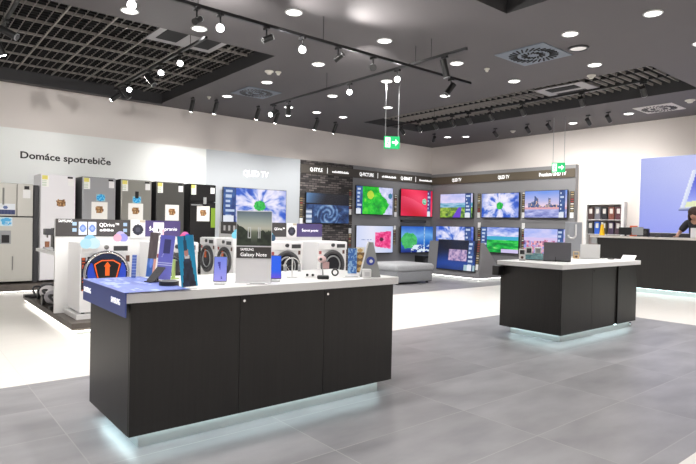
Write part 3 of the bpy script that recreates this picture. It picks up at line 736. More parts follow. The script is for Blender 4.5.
# ------------------------------------------------------------------ washing machine islands
W_WASH = mat('washer_white', (.82, .82, .83), .3)
W_ORANGE = mat('orange_trim', S(235, 95, 25), .4, emit=.15)
W_RBLUE = mat('royal_blue', S(45, 75, 200), .35)
W_PLAST = mat('navy_ring', (.03, .04, .09), .25)
def hexring(t, c, s, k, y0, y1):
    pts = [(-.45, .82), (.45, .82), (1.0, .5), (.68, -.8), (-.68, -.8), (-1.0, .5)]
    return [(c[0] + x * s * k, c[1] + z * s * k) for x, z in pts]
def washer(x, y, rz, label, style, w=.6, group='washing machines on the islands'):
    """x, y: middle of its front foot line; it faces local -y"""
    t = thing('washing_machine', label, 'washing machine', (x, y, .20), rz, group)
    h = .86
    MB().box(-w / 2, w / 2, .02, .6, .015, h, bev=.01).build('cabinet', W_WASH, t)
    MB().box(-w / 2 + .004, w / 2 - .004, 0, .022, h - .13, h - .01, bev=.004).build('control_panel', mat('washer_panel', (.84, .84, .86), .2), t)
    for sx in (-1, 1):
        for sy in (.06, .54): MB().cyl((sx * (w / 2 - .05), sy, .0075), .02, .015).build('foot', W_BLACK, t)
    MB().cyl((-.01, -.012, h - .055), .028, .03, axis='Y').build('knob', W_CHROME if style == 'hero' else W_DARK, t, smooth=True)
    MB().box(.08, .25, -.004, .001, h - .1, h - .04).build('display', W_DARK, t)
    MB().box(-w / 2 + .02, -.09, -.003, .001, h - .115, h - .03, bev=.002).build('detergent_drawer', W_WASH, t)
    cz = .488 if style == 'hero' else .48; R = .275 if style == 'hero' else .235
    if style == 'hero':
        d = MB().cyl((0, .0, cz), R, .04, axis='Y', seg=48).build('door', W_PLAST, t, smooth=True)
        MB().torus((0, -.02, cz), R - .018, .016).build('ring', W_CHROME, d, smooth=True)
        dd = MB()
        for a0, a1 in ((-1.1, .62), (PI - .62, PI + 1.1)):
            dd.prism([(0, cz)] + [(R * .82 * math.cos(a0 + (a1 - a0) * k / 14), cz + R * .82 * math.sin(a0 + (a1 - a0) * k / 14)) for k in range(15)], -.03, -.02)
        dd.build('blue_dish', W_RBLUE, d)
        MB().prism(hexring(t, (0, cz + .035), .168, 1.0, 0, 0), -.036, -.03).build('window_frame', W_BLACK, d)
        o = MB(); P_ = hexring(t, (0, cz + .035), .168, .88, 0, 0)
        for i in range(6): a = P_[i]; b = P_[(i + 1) % 6]; o.rod((a[0], -.038, a[1]), (b[0], -.038, b[1]), .007)
        o.build('orange_outline', W_ORANGE, d)
        MB().prism([(-.025, cz - .03), (.025, cz - .03), (.025, cz + .08), (.04, cz + .085), (0, cz + .14), (-.04, cz + .085), (-.025, cz + .08)], -.04, -.037).build('arrow_sticker', W_ORANGE, d)
        tk = MB()
        for k in range(20):
            if k % 5 == 4: continue
            a = k * PI / 10 + .1; tk.rod((R * .85 * math.cos(a), -.021, cz + R * .87 * math.sin(a)), (R * .93 * math.cos(a), -.021, cz + R * .93 * math.sin(a)), .003, seg=5)
        tk.build('scale_marks', W_WHITE, d)
        picture('badge_strip', t, -.285, -.235, .28, .68, -.001 + .018, lambda u, v: ((205, 90, 50) if _h(int(v * 12), 2, 5) > .5 else (60, 40, 40)) if .2 < u < .8 and (v * 12) % 1 > .25 else (35, 30, 32), 5, 24, lit=False)
        MB().box(-.215, -.16, .012, .019, .63, .69).build('badge', W_DARK, t); MB().box(.235, .28, .012, .019, .62, .70).build('badge', mat('brown_badge', (.12, .06, .05), .5), t)
    else:
        d = MB().torus((0, .0, cz), R - .02, .028).build('door', W_DARK if style != 'chrome' else W_MGREY, t, smooth=True)
        MB().cyl((0, .008, cz), R - .035, .02, axis='Y', seg=40).build('door_glass', W_GLASS, d)
        MB().torus((0, -.004, cz), R * .62, .012).build('inner_ring', W_MGREY, d, smooth=True)
        if style == 'orange': MB().prism([(-.09, cz + .02), (-.02, cz + .02), (-.02, cz + .16), (-.07, cz + .17)], -.012, -.003).build('orange_sticker', mat('dull_orange', S(200, 95, 50), .5), t)
        if style == 'drum':
            for k in range(5):
                a = k * 2 * PI / 5 + .3; MB().rod((0, -.004, cz), (R * .6 * math.cos(a), -.004, cz + R * .6 * math.sin(a)), .009).build('drum_spoke', W_CHROME, d)
        MB().box(.215, .255, .012, .019, .66, .72).build('badge', mat('brown_badge', (.12, .06, .05), .5), t)
        MB().box(-.27, -.225, .012, .019, .66, .71).build('badge', mat('red_badge', (.35, .08, .08), .5), t)
    return t
def island(name, label, x0, x1, y0, y1):
    t = thing(name, label, 'platform')
    MB().box(x0, x1, y0, y1, .075, .14, bev=.004).build('deck', W_WOODTOP, t)
    MB().box(x0 + .015, x1 - .015, y0 + .015, y1 - .015, .05, .075).build('edge_band', W_OAKEDGE, t)
    MB().box(x0 + .06, x1 - .06, y0 + .05, y1 - .06, 0, .05).build('recessed_foot', W_SATIN, t)
    MB().box(x0 + .02, x0 + .035, y0 + .02, y1 - .02, .037, .049).box(x0 + .02, x1 - .02, y0 + .02, y0 + .035, .037, .049).build('light_strip', W_LEDW, t)
    return t
island('island_platform', 'low grey wooden platform under the left washing machines and vacuum cleaners', 1.59, 3.4, 6.88, 9.95)
island('island_platform', 'low grey wooden platform under the right washing machines', 4.3, 6.0, 6.88, 10.2)
def plinth(x0, x1, y0, y1, label): return tag(box('machine_plinth', W_WHITE, None, x0, x1, y0, y1, .14, .2, bev=.003), label, 'plinth')
plinth(1.69, 3.32, 7.1, 7.74, 'thin white plinth under the two left washing machines')
plinth(4.32, 5.86, 7.1, 7.74, 'thin white plinth under the front right washing machines')
plinth(4.33, 4.98, 8.25, 9.62, 'thin white plinth under the two side facing washing machines')
def board(label, loc, rz, w, segs, z0=.14):
    """white backboard with header segments: (x0, x1, material)"""
    t = thing('display_backboard', label, 'display panel', loc, rz)
    MB().box(0, w, 0, .05, z0, 1.345).build('panel', W_WHITE, t)
    for a, b_, m_ in segs: MB().box(a, b_, -.012, 0, 1.12, 1.345).build('header', m_, t)
    return t
W_HDR = mat('header_dark', (.06, .055, .055), .45)
bb = board('white backboard with dark and purple header behind the left washing machines', (1.585, 7.75, 0), 0, 1.635, [(0, .985, W_HDR), (1.095, 1.635, W_PURPLE)])
text('lettering', 'QDrive™', .07, bb, (.52, -.016, 1.25), W_LETTER, width=.25, depth=.001)
text('lettering', 'SAMSUNG', .05, bb, (.03, -.016, 1.3), W_LETTER, width=.16, depth=.001)
dashes(bb, .53, .7, 1.19, -.012, W_LETTER, .5).scale = (1, 1, 1)
text('lettering', 'Šetrné pranie', .07, bb, (1.18, -.016, 1.205), W_LETTER, width=.4, depth=.001)
for k, x in enumerate((.27, .385)):
    picture('drum_picture', bb, x, x + .10, 1.14, 1.31, -.0135, lambda u, v: (110, 135, 200) if abs(math.hypot(u - .5, (v - .5) * 1.4) - .3) < .1 else ((150, 170, 220) if math.hypot(u - .5, (v - .5) * 1.4) < .2 else (215, 222, 240)), 14, 20, lit=False)
for x, z in ((.195, 1.26), (.195, 1.18), (.83, 1.26), (.83, 1.18)): MB().box(x, x + .05, -.015, -.012, z, z + .045).build('icon', mat('icon_blue', (.35, .5, .7), .5), bb)
def washphoto(u, v):
    r = math.hypot(u - .5, (v - .55) * 1.25)
    if r < .17: return (70, 70, 85)
    if r < .38: return (40, 42, 55)
    if v < .15 and u > .6: return (190, 180, 160)
    return (232, 230, 232)
def photobox(label, x, y, z, rz=0, w=.2, h=.25):
    t = thing('photo_card', label, 'card', (x, y, z), rz); MB().box(-w / 2, w / 2, -.008, .004, 0, h).build('card', W_WHITE, t)
    picture('print', t, -w / 2 + .004, w / 2 - .004, .004, h - .004, -.0085, washphoto, 18, 22, lit=False)
photobox('white card with a round black washer door photo, on the left header', 2.61, 7.737, 1.10)
bb2 = board('white backboard with dark and purple header behind the front right washers', (4.3, 7.75, 0), 0, 1.50, [(.48, .76, W_HDR), (.95, 1.49, W_PURPLE)])
text('lettering', 'QDrive™', .06, bb2, (.51, -.016, 1.23), W_LETTER, width=.2, depth=.001)
text('lettering', 'Šetrné pranie', .06, bb2, (1.06, -.016, 1.21), W_LETTER, width=.34, depth=.001)
photobox('white card with a round black washer door photo, on the right header', 5.15, 7.737, 1.10)
bb3 = board('white backboard with short dark header behind the side facing washers', (5.0, 10.1, 0), -PI / 2, 2.25, [(.1, 2.0, W_HDR)])
for k in range(3): MB().box(.22 + k * .2, .3 + k * .2, -.015, -.012, 1.18, 1.28).build('icon', mat('icon_white', (.7, .7, .7), .5), bb3)
t = thing('dotted_card', 'white card with small dark pictures leaning on the purple header', 'card', (2.90, 7.738, 1.08))
picture('print', t, -.075, .075, 0, .24, -.006, lambda u, v: (60, 60, 70) if min(math.hypot(u - .5, v - .45), math.hypot(u - .6, v - .7), math.hypot(u - .75, v - .9)) < .09 else ((235, 190, 200) if u > .75 and v > .4 else (236, 232, 238)), 14, 22, lit=False)
MB().box(-.075, .075, -.005, 0, 0, .24).build('backing', W_WHITE, t)

washer(2.03, 7.12, 0, 'white washing machine with a big blue door and orange arrow', 'hero')
washer(2.93, 7.12, 0, 'white washing machine behind the upright phone leaflets', 'plain')
washer(4.36, 9.27, -PI / 2, 'side facing washing machine with orange door sticker, left one of the pair', 'orange')
washer(4.36, 8.60, -PI / 2, 'side facing washing machine with orange door sticker, right one of the pair', 'orange')
washer(4.67, 7.12, 0, 'washing machine with chrome drum spokes behind the blue phone', 'drum')
washer(5.56, 7.12, 0, 'washing machine with a dark door, rightmost on the islands', 'plain')
def cloud_sign(label, x, y, z, cols, s=.13):
    t = thing('cloud_sign', label, 'display card', (x, y, z))
    for k, (c, (dx, dz, r)) in enumerate(zip(cols, ((-.4, .5, .5), (.35, .5, .55), (0, .75, .6)))):
        MB().cyl((dx * s, k * .006, dz * s + .005), r * s, .005, axis='Y').build('lobe', mat('cloud_%d_%d_%d' % c, S(*c), .5), t)
    MB().box(-s * .8, s * .8, -.01, .03, 0, .008).build('foot', W_WHITE, t)
cloud_sign('pale blue cloud card on top of the blue door washer', 1.83, 7.085, .985, ((170, 215, 235), (195, 225, 240), (150, 205, 232)), .125)
cloud_sign('pink and violet card on the right of the blue door washer top', 2.24, 7.27, 1.06, ((235, 170, 190), (150, 150, 220), (190, 180, 225)), .10)
cloud_sign('pink and blue card on the washer behind the teal leaflet', 3.10, 7.27, 1.06, ((225, 90, 140), (60, 90, 200), (210, 110, 170)), .10)
cloud_sign('light blue card on the washer behind the phone poster', 4.5, 8.4, 1.06, ((120, 200, 225), (140, 210, 230), (100, 190, 220)), .12)
cloud_sign('cyan card at the left of the drum spoke washer top', 4.46, 7.27, 1.06, ((70, 190, 215), (40, 80, 110), (120, 205, 225)), .10)

# shelf on the left side of the island with two boxed machines
t = thing('machine_shelf', 'short white shelf on the end of the left island', 'shelf', (2.1, 7.82, 0))
MB().box(-.48, .0, 0, 1.35, .86, .905, bev=.003).build('board', W_WHITE, t); MB().box(0, .05, 0, 2.1, .14, 1.34).build('spine_panel', W_WHITE, t)
for i, (y, l) in enumerate(((8.92, 'black coffee machine on the island shelf, farther of two'), (8.25, 'black coffee machine on the island shelf, nearer of two'))):
    t = thing('coffee_machine', l, 'coffee machine', (1.80, y, .905), group='coffee machines')
    MB().box(-.02, .1, -.09, .09, 0, .30, bev=.01).build('body', W_BLACK, t); MB().box(-.12, -.02, -.08, .08, .2, .29, bev=.008).build('brew_head', W_DARK, t)
    MB().box(-.12, -.02, -.08, .08, 0, .025).build('drip_tray', W_MGREY, t)
    MB().rod((-.08, 0, .2), (-.08, 0, .16), .012).build('spout', W_CHROME, t); MB().cyl((-.08, 0, .065), .03, .08).build('cup', mat('brown_cup', (.25, .1, .05), .4), t)
def vacuum(x, y, rz, label, body, s=1):
    t = thing('vacuum_cleaner', label, 'vacuum cleaner', (x, y, .14), rz, 'vacuum cleaners on the platform')
    b = MB(); b.ball((0, 0, .11 * s), .13 * s, 1.35, .95, .75); b.build('body', body, t, smooth=True)
    for sy in (-1, 1): MB().cyl((.06 * s, sy * .12 * s, .075 * s), .075 * s, .04 * s, axis='Y').build('wheel', W_BLACK, t, smooth=True)
    MB().cyl((-.14 * s, 0, .03 * s), .03 * s, .02, axis='Y').build('front_wheel', W_BLACK, t)
    h = MB(); pr = None
    for k in range(13):
        a = k / 12 * PI; p_ = Vector((-.1 * s - .28 * s * k / 12, .1 * s * math.sin(a), .14 * s + .06 * s * math.sin(a) - .09 * s * k / 12))
        if pr is not None: h.rod(pr, p_, .017 * s, seg=8)
        pr = p_
    h.build('hose', W_DARK, t, smooth=True)
    MB().box(-.47 * s, -.36 * s, -.11 * s, .13 * s, .005, .05 * s, bev=.012).build('floor_head', W_BLACK, t)
    return t
vacuum(1.88, 9.72, .9, 'black vacuum cleaner at the far corner of the left platform', W_DARK, .9)
vacuum(1.79, 9.15, 1.5, 'white and black vacuum cleaner in the middle of the left platform', mat('vac_white', (.72, .70, .72), .3), 1)
vacuum(1.73, 8.5, 1.55, 'pale grey vacuum cleaner beside the white island end panel', mat('vac_grey', (.35, .34, .37), .3), 1)

# ------------------------------------------------------------------ counters
def counter(name, label, tx, ty, bx, by, splits, px_, py_, z1=.93, gap=None, th=.058):
    t = thing(name, label, 'counter', (tx[0], ty[0], 0))
    ox, oy = tx[0], ty[0]
    loc = lambda a, o: (a[0] - o, a[1] - o)
    B = loc(bx, ox); D = loc(by, oy); TX = loc(tx, ox); TY = loc(ty, oy); P = loc(px_, ox); Q = loc(py_, oy)
    MB().box(TX[0], TX[1], TY[0], TY[1], z1 - th, z1, bev=.004).build('worktop', W_WHITE, t)
    MB().box(B[0], B[1], D[0] + .02, D[1], .085, z1 - th).build('carcass', W_WOOD, t)
    e = [B[0]] + [s - ox for s in splits] + [B[1]]
    for i in range(len(e) - 1):
        a, b_ = e[i] + .0015, e[i + 1] - .0015
        if gap and abs(a + ox - gap[0]) < .02: continue
        d = MB().box(a, b_, D[0], D[0] + .019, .085, z1 - th - .002, bev=.001).build('door', W_WOOD, t)
        if i: MB().cyl((a + .025, D[0] - .004, z1 - .10), .009, .01, axis='Y', seg=16).build('lock', W_CHROME, d)
    MB().box(P[0], P[1], Q[0], Q[1], 0, .0845).build('plinth', W_SATIN, t)
    l = MB(); g = .006
    l.box(P[0], P[1], Q[0] - .02, Q[0] - g, .0805, .0848).box(P[0] - .03, P[0] - g, Q[0], Q[1], .0805, .0848)
    l.build('light_strip', W_LED, t)
    return t
W_LED.node_tree.nodes['Principled BSDF'].inputs['Emission Strength'].default_value = 7.5
front = counter('display_counter', 'large black oak display counter with white top and blue banner, nearest', (1.02, 3.185), (3.2, 4.08), (1.06, 3.17), (3.245, 4.07), (1.768, 2.463), (1.13, 3.05), (3.285, 3.95))
far = counter('display_counter', 'smaller black oak display counter with white top, further right', (6.0, 8.10), (3.35, 4.25), (6.07, 8.075), (3.39, 4.24), (6.80, 7.42, 7.51), (6.13, 7.95), (3.43, 4.12), gap=(7.42, 7.51))
MB().box(-.06, .05, .83, .93, .74, .86, bev=.006).build('cable_box', W_BLACK, far)
MB().cyl((1.99, .07, .03), .03, .025, axis='Y').cyl((1.99, .12, .03), .03, .025, axis='Y').build('castor', W_CHROME, far)
# blue banner folded over the left end
bn = thing('counter_banner', 'blue printed banner folded over the left end of the nearest counter', 'banner', (1.02, 3.2, .93))
MB().box(-.012, .012, -.012, .88, .001, .006).build('fold', W_BLUE, bn)
def bannertop(u, v):
    c = mixc((70, 85, 165), (130, 150, 215), fbm(u * 4, v * 4, 3))
    if fbm(u * 6 + 3, v * 5, 8) > .62: c = mixc(c, (190, 205, 240), .6)
    return c
me_o = picture('top_sheet', bn, -.012, .38, -.012, .88, 0, bannertop, 20, 30, lit=False, tilt=Matrix.Translation((0, 0, .0065)) @ Matrix.Rotation(-PI / 2, 4, 'X'))
MB().box(-.008, -.001, -.014, .88, -.135, .006).build('side_drop', W_BLUE, bn)
text('lettering', 'SAMSUNG', .05, bn, (-.0085, .25, -.075), W_LETTER, width=.17, depth=.0008, rot=(PI / 2, 0, -PI / 2))
text('lettering', 'SAMSUNG', .05, bn, (-.0085, .86, -.075), W_LETTER, width=.17, depth=.0008, rot=(PI / 2, 0, -PI / 2))

# service desk
sd = thing('service_desk', 'long dark service desk with pale top at the right', 'counter', (12.55, 1.0, 0))
MB().box(-.05, .45, -4.0, 5.32, 1.17, 1.215, bev=.004).build('worktop', mat('desk_top', (.62, .58, .54), .35), sd)
MB().box(0, .42, -4.0, 5.16, .1, 1.17).build('front_body', W_WOOD, sd)
MB().box(.06, .42, -4.0, 5.1, 0, .1).build('plinth', W_SATIN, sd)
MB().box(.02, .045, -4.0, 5.1, .0955, .0995).build('light_strip', W_LED, sd)
MB().box(-.02, .1, 5.17, 5.3, 1.03, 1.17, bev=.01).build('corner_bracket', W_MGREY, sd)

# ------------------------------------------------------------------ lettered hanging signs
def exit_sign(label, loc, rz, w, h, top):
    t = thing('exit_sign', label, 'exit sign', loc, rz, 'green exit signs')
    MB().box(-w / 2, w / 2, -.03, .03, 0, h, bev=.003).build('light_box', W_GREEN, t)
    # pictogram: door with a running figure, then an arrow
    d = MB(); d.box(-w * .44, -w * .12, -.034, -.0305, h * .1, h * .9); d.build('door_symbol', W_EXITW, t)
    r = MB(); r.cyl((-w * .22, -.037, h * .76), h * .07, .004, axis='Y')
    for a, b_ in (((-.24, .66), (-.30, .42)), ((-.30, .42), (-.22, .3)), ((-.22, .3), (-.26, .14)), ((-.30, .42), (-.38, .3)), ((-.38, .3), (-.42, .32)), ((-.25, .62), (-.17, .52)), ((-.25, .62), (-.36, .56))):
        r.rod((a[0] * w, -.037, a[1] * h), (b_[0] * w, -.037, b_[1] * h), h * .03, seg=6)
    r.build('running_figure', W_GREEN, t)
    MB().prism([(w * .0, h * .42), (w * .22, h * .42), (w * .22, h * .22), (w * .42, h * .5), (w * .22, h * .78), (w * .22, h * .58), (w * .0, h * .58)], -.034, -.0305).build('arrow', W_EXITW, t)
    for sx in (-1, 1): MB().rod((sx * w * .42, 0, h), (sx * w * .42, 0, top - loc[2]), .006, seg=6).build('hanging_rod', W_MGREY, t)
    return t
exit_sign('green exit sign with arrow on two long rods in the middle of the shop', (6.93, 7.22, 2.73), -.55, .28, .22, H)
exit_sign('green exit sign hanging before the upper end of the right television wall', (11.9, 6.81, 2.66), -1.05, .29, .22, H)

# ------------------------------------------------------------------ right wall: case display and light box
cs = thing('case_display', 'white framed wall cabinet of phone cases behind the service desk', 'display cabinet', (13.698, 7.02, .9), -PI / 2)
fr = MB(); W_, D_, H_ = 1.0, .16, 1.14
fr.box(0, .07, -D_, 0, 0, H_).box(W_ - .07, W_, -D_, 0, 0, H_).box(.07, W_ - .07, -D_, 0, H_ - .07, H_).box(.07, W_ - .07, -D_, 0, 0, .06); fr.build('frame', W_WHITE, cs)
MB().box(.07, W_ - .07, -.015, 0, .06, H_ - .07).build('back_panel', mat('cabinet_back', (.30, .26, .25), .6), cs)
for z in (.34, .70): MB().box(.07, W_ - .07, -D_, -.015, z - .012, z).build('shelf', W_WHITE, cs)
casec = [(70, 50, 50), (110, 110, 120), (45, 45, 50), (120, 70, 60), (90, 50, 60), (60, 60, 62), (40, 90, 190), (60, 55, 40), (70, 55, 80), (80, 60, 70)]
words_col = ['leftmost', 'second', 'third', 'fourth', 'rightmost']
for k in range(10):
    col, row = k % 5, k // 5
    yy = 7.02 - (.155 + col * .172); zz = .9 + (.70 if row == 0 else .34)
    t = thing('phone_case', f"boxed phone case on the {'upper' if row == 0 else 'lower'} cabinet shelf, {words_col[col]} in its row of five", 'phone case', (13.61, yy, zz), -PI / 2, 'boxed phone cases in the wall cabinet')
    c = casec[k]
    MB().box(-.068, .068, -.02, .02, 0, .31, bev=.004).build('pack', mat('pack_%d' % k, S(*c), .4), t)
    MB().box(-.038, .038, -.024, -.0205, .15, .27, bev=.002).build('label_window', mat('pack_label', (.6, .58, .55), .4), t)
lb = thing('light_box_poster', 'large glowing lavender blue wall poster showing a folded white device', 'poster', (13.7, 5.72, 1.30), -PI / 2)
def bluep(u, v):
    c = ramp(u, [(0, (172, 180, 236)), (.3, (190, 196, 244)), (1, (205, 210, 250))])
    c = mixc(c, (140, 150, 240), max(0, v - .25) * .9)
    e = .345 - (v - .2) * .15; b_ = .67 - (u - .27) * .12
    if u > e and .19 < v < b_:
        k = u - e
        c = mixc((236, 240, 250), (190, 200, 240), k * 25) if k < .03 else (mixc((60, 70, 195), (170, 180, 250), (v - .2) * 2.4) if v < b_ - .07 else (228, 234, 190))
    if u > e - .004 and b_ <= v < b_ + .045: c = mixc((232, 236, 244), (95, 105, 160), (v - b_) * 25)
    return c
MB().box(0, 3.2, -.05, 0, 0, 1.76).build('frame', W_WHITE, lb)
picture('print', lb, .01, 3.19, .01, 1.75, -.051, bluep, 170, 94)
MB().box(0, 3.2, -.06, 0, -.1, 0).build('dark_sill', W_DARK, lb)

# ------------------------------------------------------------------ person at the desk
def skin(name, pts, edges, radii, m, parent, sub=2):
    me = bpy.data.meshes.new(name); me.from_pydata(pts, edges, []); me.materials.append(m)
    o = bpy.data.objects.new(name, me); C.objects.link(o); o.parent = parent
    sk = o.modifiers.new('s', 'SKIN'); me.skin_vertices.new() if not me.skin_vertices else None
    for i, r in enumerate(radii):
        me.skin_vertices[0].data[i].radius = (r, r) if not isinstance(r, tuple) else r
    me.skin_vertices[0].data[0].use_root = True
    sk.use_smooth_shade = True
    s2 = o.modifiers.new('d', 'SUBSURF'); s2.levels = sub; s2.render_levels = sub
    return o
pe = thing('person', 'person with brown hair in a dark shirt bending over the service desk', 'person', (13.22, 4.33, 0))
P0 = [(0, 0, 1.0), (-.02, 0, 1.2), (-.05, 0, 1.42), (-.09, 0, 1.58), (-.16, 0, 1.63), (-.21, 0, 1.71),
      (-.06, .19, 1.52), (-.12, .30, 1.34), (-.38, .27, 1.245), (-.46, .24, 1.24),
      (-.06, -.19, 1.52), (-.12, -.30, 1.34), (-.38, -.24, 1.245), (-.46, -.21, 1.24),
      (0, .1, .92), (-.02, .11, .52), (.03, .12, .08), (-.1, .13, .04),
      (0, -.1, .92), (-.02, -.11, .52), (.03, -.12, .08), (-.1, -.13, .04)]
E0 = [(0, 1), (1, 2), (2, 3), (3, 4), (4, 5), (3, 6), (6, 7), (7, 8), (8, 9), (3, 10), (10, 11), (11, 12), (12, 13), (0, 14), (14, 15), (15, 16), (16, 17), (0, 18), (18, 19), (19, 20), (20, 21)]
R0 = [.12, .115, .125, .08, .05, .085, .055, .043, .03, .026, .055, .043, .03, .026, .085, .06, .042, .035, .085, .06, .042, .035]
body = skin('body', P0, E0, R0, W_SKIN, pe)
skin('shirt', [P0[i] for i in (0, 1, 2, 3, 6, 7, 10, 11)], [(0, 1), (1, 2), (2, 3), (3, 4), (4, 5), (3, 6), (6, 7)], [.15, .15, .165, .11, .085, .066, .085, .066], W_SHIRT, pe)
skin('trousers', [P0[i] for i in (0, 14, 15, 16, 18, 19, 20)], [(0, 1), (1, 2), (2, 3), (0, 4), (4, 5), (5, 6)], [.15, .105, .08, .06, .105, .08, .06], W_DARK, pe)
MB().ball((-.22, 0, 1.71), .1, 1.05, .82, 1.12, 20).build('head', W_SKIN, pe, smooth=True)
hr = MB(); hr.ball((-.205, 0, 1.76), .128, 1.08, .98, .95, 20).ball((-.11, .0, 1.68), .12, .75, 1.0, 1.3, 16)
for sy_ in (-1, 1): hr.ball((-.2, sy_ * .09, 1.67), .055, 1.25, .7, 1.9, 12).ball((-.265, sy_ * .05, 1.755), .055, .9, .9, 1.1, 10)
hr.build('hair', W_HAIR, pe, smooth=True)
MB().ball((-.325, 0, 1.685), .018, 1, .8, 1.4, 8).build('nose', W_SKIN, pe, smooth=True)
MB().ball((-.308, 0, 1.645), .02, .5, 1.2, .35, 8).build('mouth', mat('lips', (.4, .12, .1), .5), pe, smooth=True)
for s_ in (-1, 1): MB().ball((-.312, s_ * .035, 1.705), .012, .7, 1, .7, 8).build('eye', W_BLACK, pe)
for s_ in (-1, 1): MB().ball((-.21, s_ * .084, 1.70), .022, .8, .4, 1.3, 8).build('ear', W_SKIN, pe, smooth=True)
for s_, hy in ((1, .24), (-1, -.21)):
    for k in range(5):
        a = Vector((-.47, hy + (k - 2) * .016, 1.238)); L_ = (.05, .07, .078, .072, .055)[k]
        if k == (0 if s_ > 0 else 4): pass
        MB().rod(a, a + Vector((-L_ * .6, (k - 2) * .006, .002)), .009, seg=8).rod(a + Vector((-L_ * .6, (k - 2) * .006, .002)), a + Vector((-L_, (k - 2) * .008, -.008)), .008, seg=8).build('finger', W_SKIN, pe, smooth=True)

# ------------------------------------------------------------------ things on the service desk
SZ = 1.215
def monitor(label, y, x, w, h, m, rz=-PI / 2):
    t = thing('monitor', label, 'monitor', (x, y, SZ), rz)
    MB().box(-w / 2, w / 2, -.012, .012, .03, .03 + h, bev=.004).build('display_back', m, t); MB().box(-.02, .02, .012, .025, .0, .12).build('stand_neck', W_DARK, t); MB().box(-.07, .07, -.03, .07, 0, .008).build('stand_foot', W_DARK, t)
def sy(px, X=12.8): return at(px, 234, X=X).y
monitor('black monitor standing on the service desk before the case cabinet', sy(626), 12.76, .28, .17, W_BLACK)
monitor('pale grey monitor on the service desk right of the black one', sy(638.5), 12.76, .24, .18, W_MGREY)
t = thing('desk_speaker', 'small black upright speaker on the service desk beside the pale monitor', 'speaker', (12.8, sy(646), SZ)); MB().box(-.05, .05, -.06, .06, 0, .18, bev=.012).build('cabinet', W_BLACK, t); MB().cyl((-.052, 0, .1), .035, .01, axis='X').build('driver', W_DARK, t)
t = thing('orange_box', 'orange box on the service desk behind the monitors', 'box', (12.92, sy(633.5, 12.92), SZ)); MB().box(-.04, .04, -.07, .07, 0, .24, bev=.003).build('carton', mat('orange_red_card', S(235, 110, 70), .5), t); MB().box(-.042, -.0405, -.05, .05, .08, .2).build('sleeve_label', W_WHITE, t)
t = thing('yellow_bottle', 'tall yellow cone shaped bottle at the left end of the service desk', 'bottle', (12.75, sy(602, 12.75), SZ)); MB().cyl((0, 0, .13), .06, .26, r2=.03).build('bottle_body', mat('yellow_plastic', S(245, 195, 25), .4), t, smooth=True); MB().cyl((0, 0, .285), .02, .05).build('cap', W_WHITE, t)
t = thing('card_terminal', 'small black card terminal lying on the service desk', 'card terminal', (12.7, sy(658, 12.7), SZ)); MB().box(-.06, .06, -.04, .04, 0, .035, bev=.01).build('body', W_BLACK, t); MB().box(-.05, -.01, -.03, .03, .0355, .038).build('display', W_MGREY, t)
t = thing('white_laptop', 'open white laptop in front of the person at the service desk', 'laptop', (12.60, 4.09, SZ), -PI / 2); MB().box(-.16, .16, -.02, .2, 0, .014, bev=.003).build('base', W_WHITE, t); MB().box(-.16, .16, -.03, -.022, .01, .21, bev=.003).build('lid', mat('lid_white', (.75, .75, .78), .35), t)

# ------------------------------------------------------------------ things on the nearest counter
CZ = .9301
def on_top(px, py, Y=None, ymax=4.0, ymin=3.26):
    p = at(px, py, Z=CZ)
    if Y is None and ymin <= p.y <= ymax: return p
    Y = Y or max(ymin, min(ymax, p.y)); q = at(px, 250, Y=Y); return Vector((q.x, Y, CZ))
FACE = 0.0
def leaflet(label, px, py, w, h, fn, Y=None, lean=.12, roll=0, rz=.0, name='leaflet_stand', res=(20, 44), lit=False):
    p = on_top(px, py)
    t = thing(name, label, 'leaflet stand', (p.x, p.y, CZ), rz)
    T = Matrix.Translation((0, 0, abs(roll) * w * .5)) @ Matrix.Rotation(roll, 4, 'Y') @ Matrix.Rotation(-lean, 4, 'X')
    MB().box(-w / 2, w / 2, -.004, .0, .004, h, rot=T).build('backing', W_WHITE, t)
    picture('print', t, -w / 2, w / 2, .006, h, -.0045, fn, *res, lit=lit, tilt=T)
    MB().box(-w / 2, w / 2, -.02, .05, 0, .004).build('foot', W_WHITE, t)
    return t
RZ = -.62     # turned towards the camera, as the photo shows
def p_brown(u, v):
    if v < .6: return mixc((88, 78, 78), (105, 95, 95), vn(u * 4, v * 8))
    if math.hypot((u - .45) * .6, (v - .68)) < .12: return (110, 145, 225)
    if u > .7: return (225, 170, 150)
    return mixc((45, 95, 175), (90, 130, 200), vn(u * 6, v * 10, 3))
def p_violet(u, v):
    if .3 < u < .75 and .1 < v < .42: return (62, 62, 112)
    if abs((v - .62)) < .012 or abs(v - .67) < .01: return (190, 195, 235)
    if abs((u - .3) + (v - .44)) < .03 and .3 < v < .5: return (160, 160, 220)
    return mixc((98, 100, 190), (120, 122, 210), v)
def p_teal(u, v):
    w = .12 + .10 * v
    if v < .3 and abs(u - .45) < .07 + .05 * v: return (30, 70, 95)
    if math.hypot((u - .47), (v - .33) * 1.8) < .14: return (195, 140, 125)
    if .38 < v < .45 and abs(u - .5) < .16: return (215, 215, 215)
    if v > .42 and abs(u - .5) < .2 + (v - .42) * .35: return mixc((55, 65, 85), (35, 35, 45), vn(u * 9, v * 14, 1))
    return mixc((20, 130, 175), (30, 160, 200), v)
leaflet('tall brown leaflet with small blue pictures at the back of the nearest counter', 150.5, 275, .062, .33, p_brown, roll=.06, rz=RZ)
leaflet('tall violet leaflet with a dark phone picture standing on the nearest counter', 163, 281, .10, .315, p_violet, roll=.07, rz=RZ)
leaflet('tall teal leaflet with a standing figure, leaning beside the violet one', 190, 288.5, .10, .325, p_teal, roll=-.13, rz=RZ, lean=.1)
leaflet('small narrow blue leaflet behind the banner on the nearest counter', 134, 273, .032, .17, lambda u, v: (90, 115, 185) if (v * 8) % 1 > .2 else (150, 170, 215), rz=RZ)
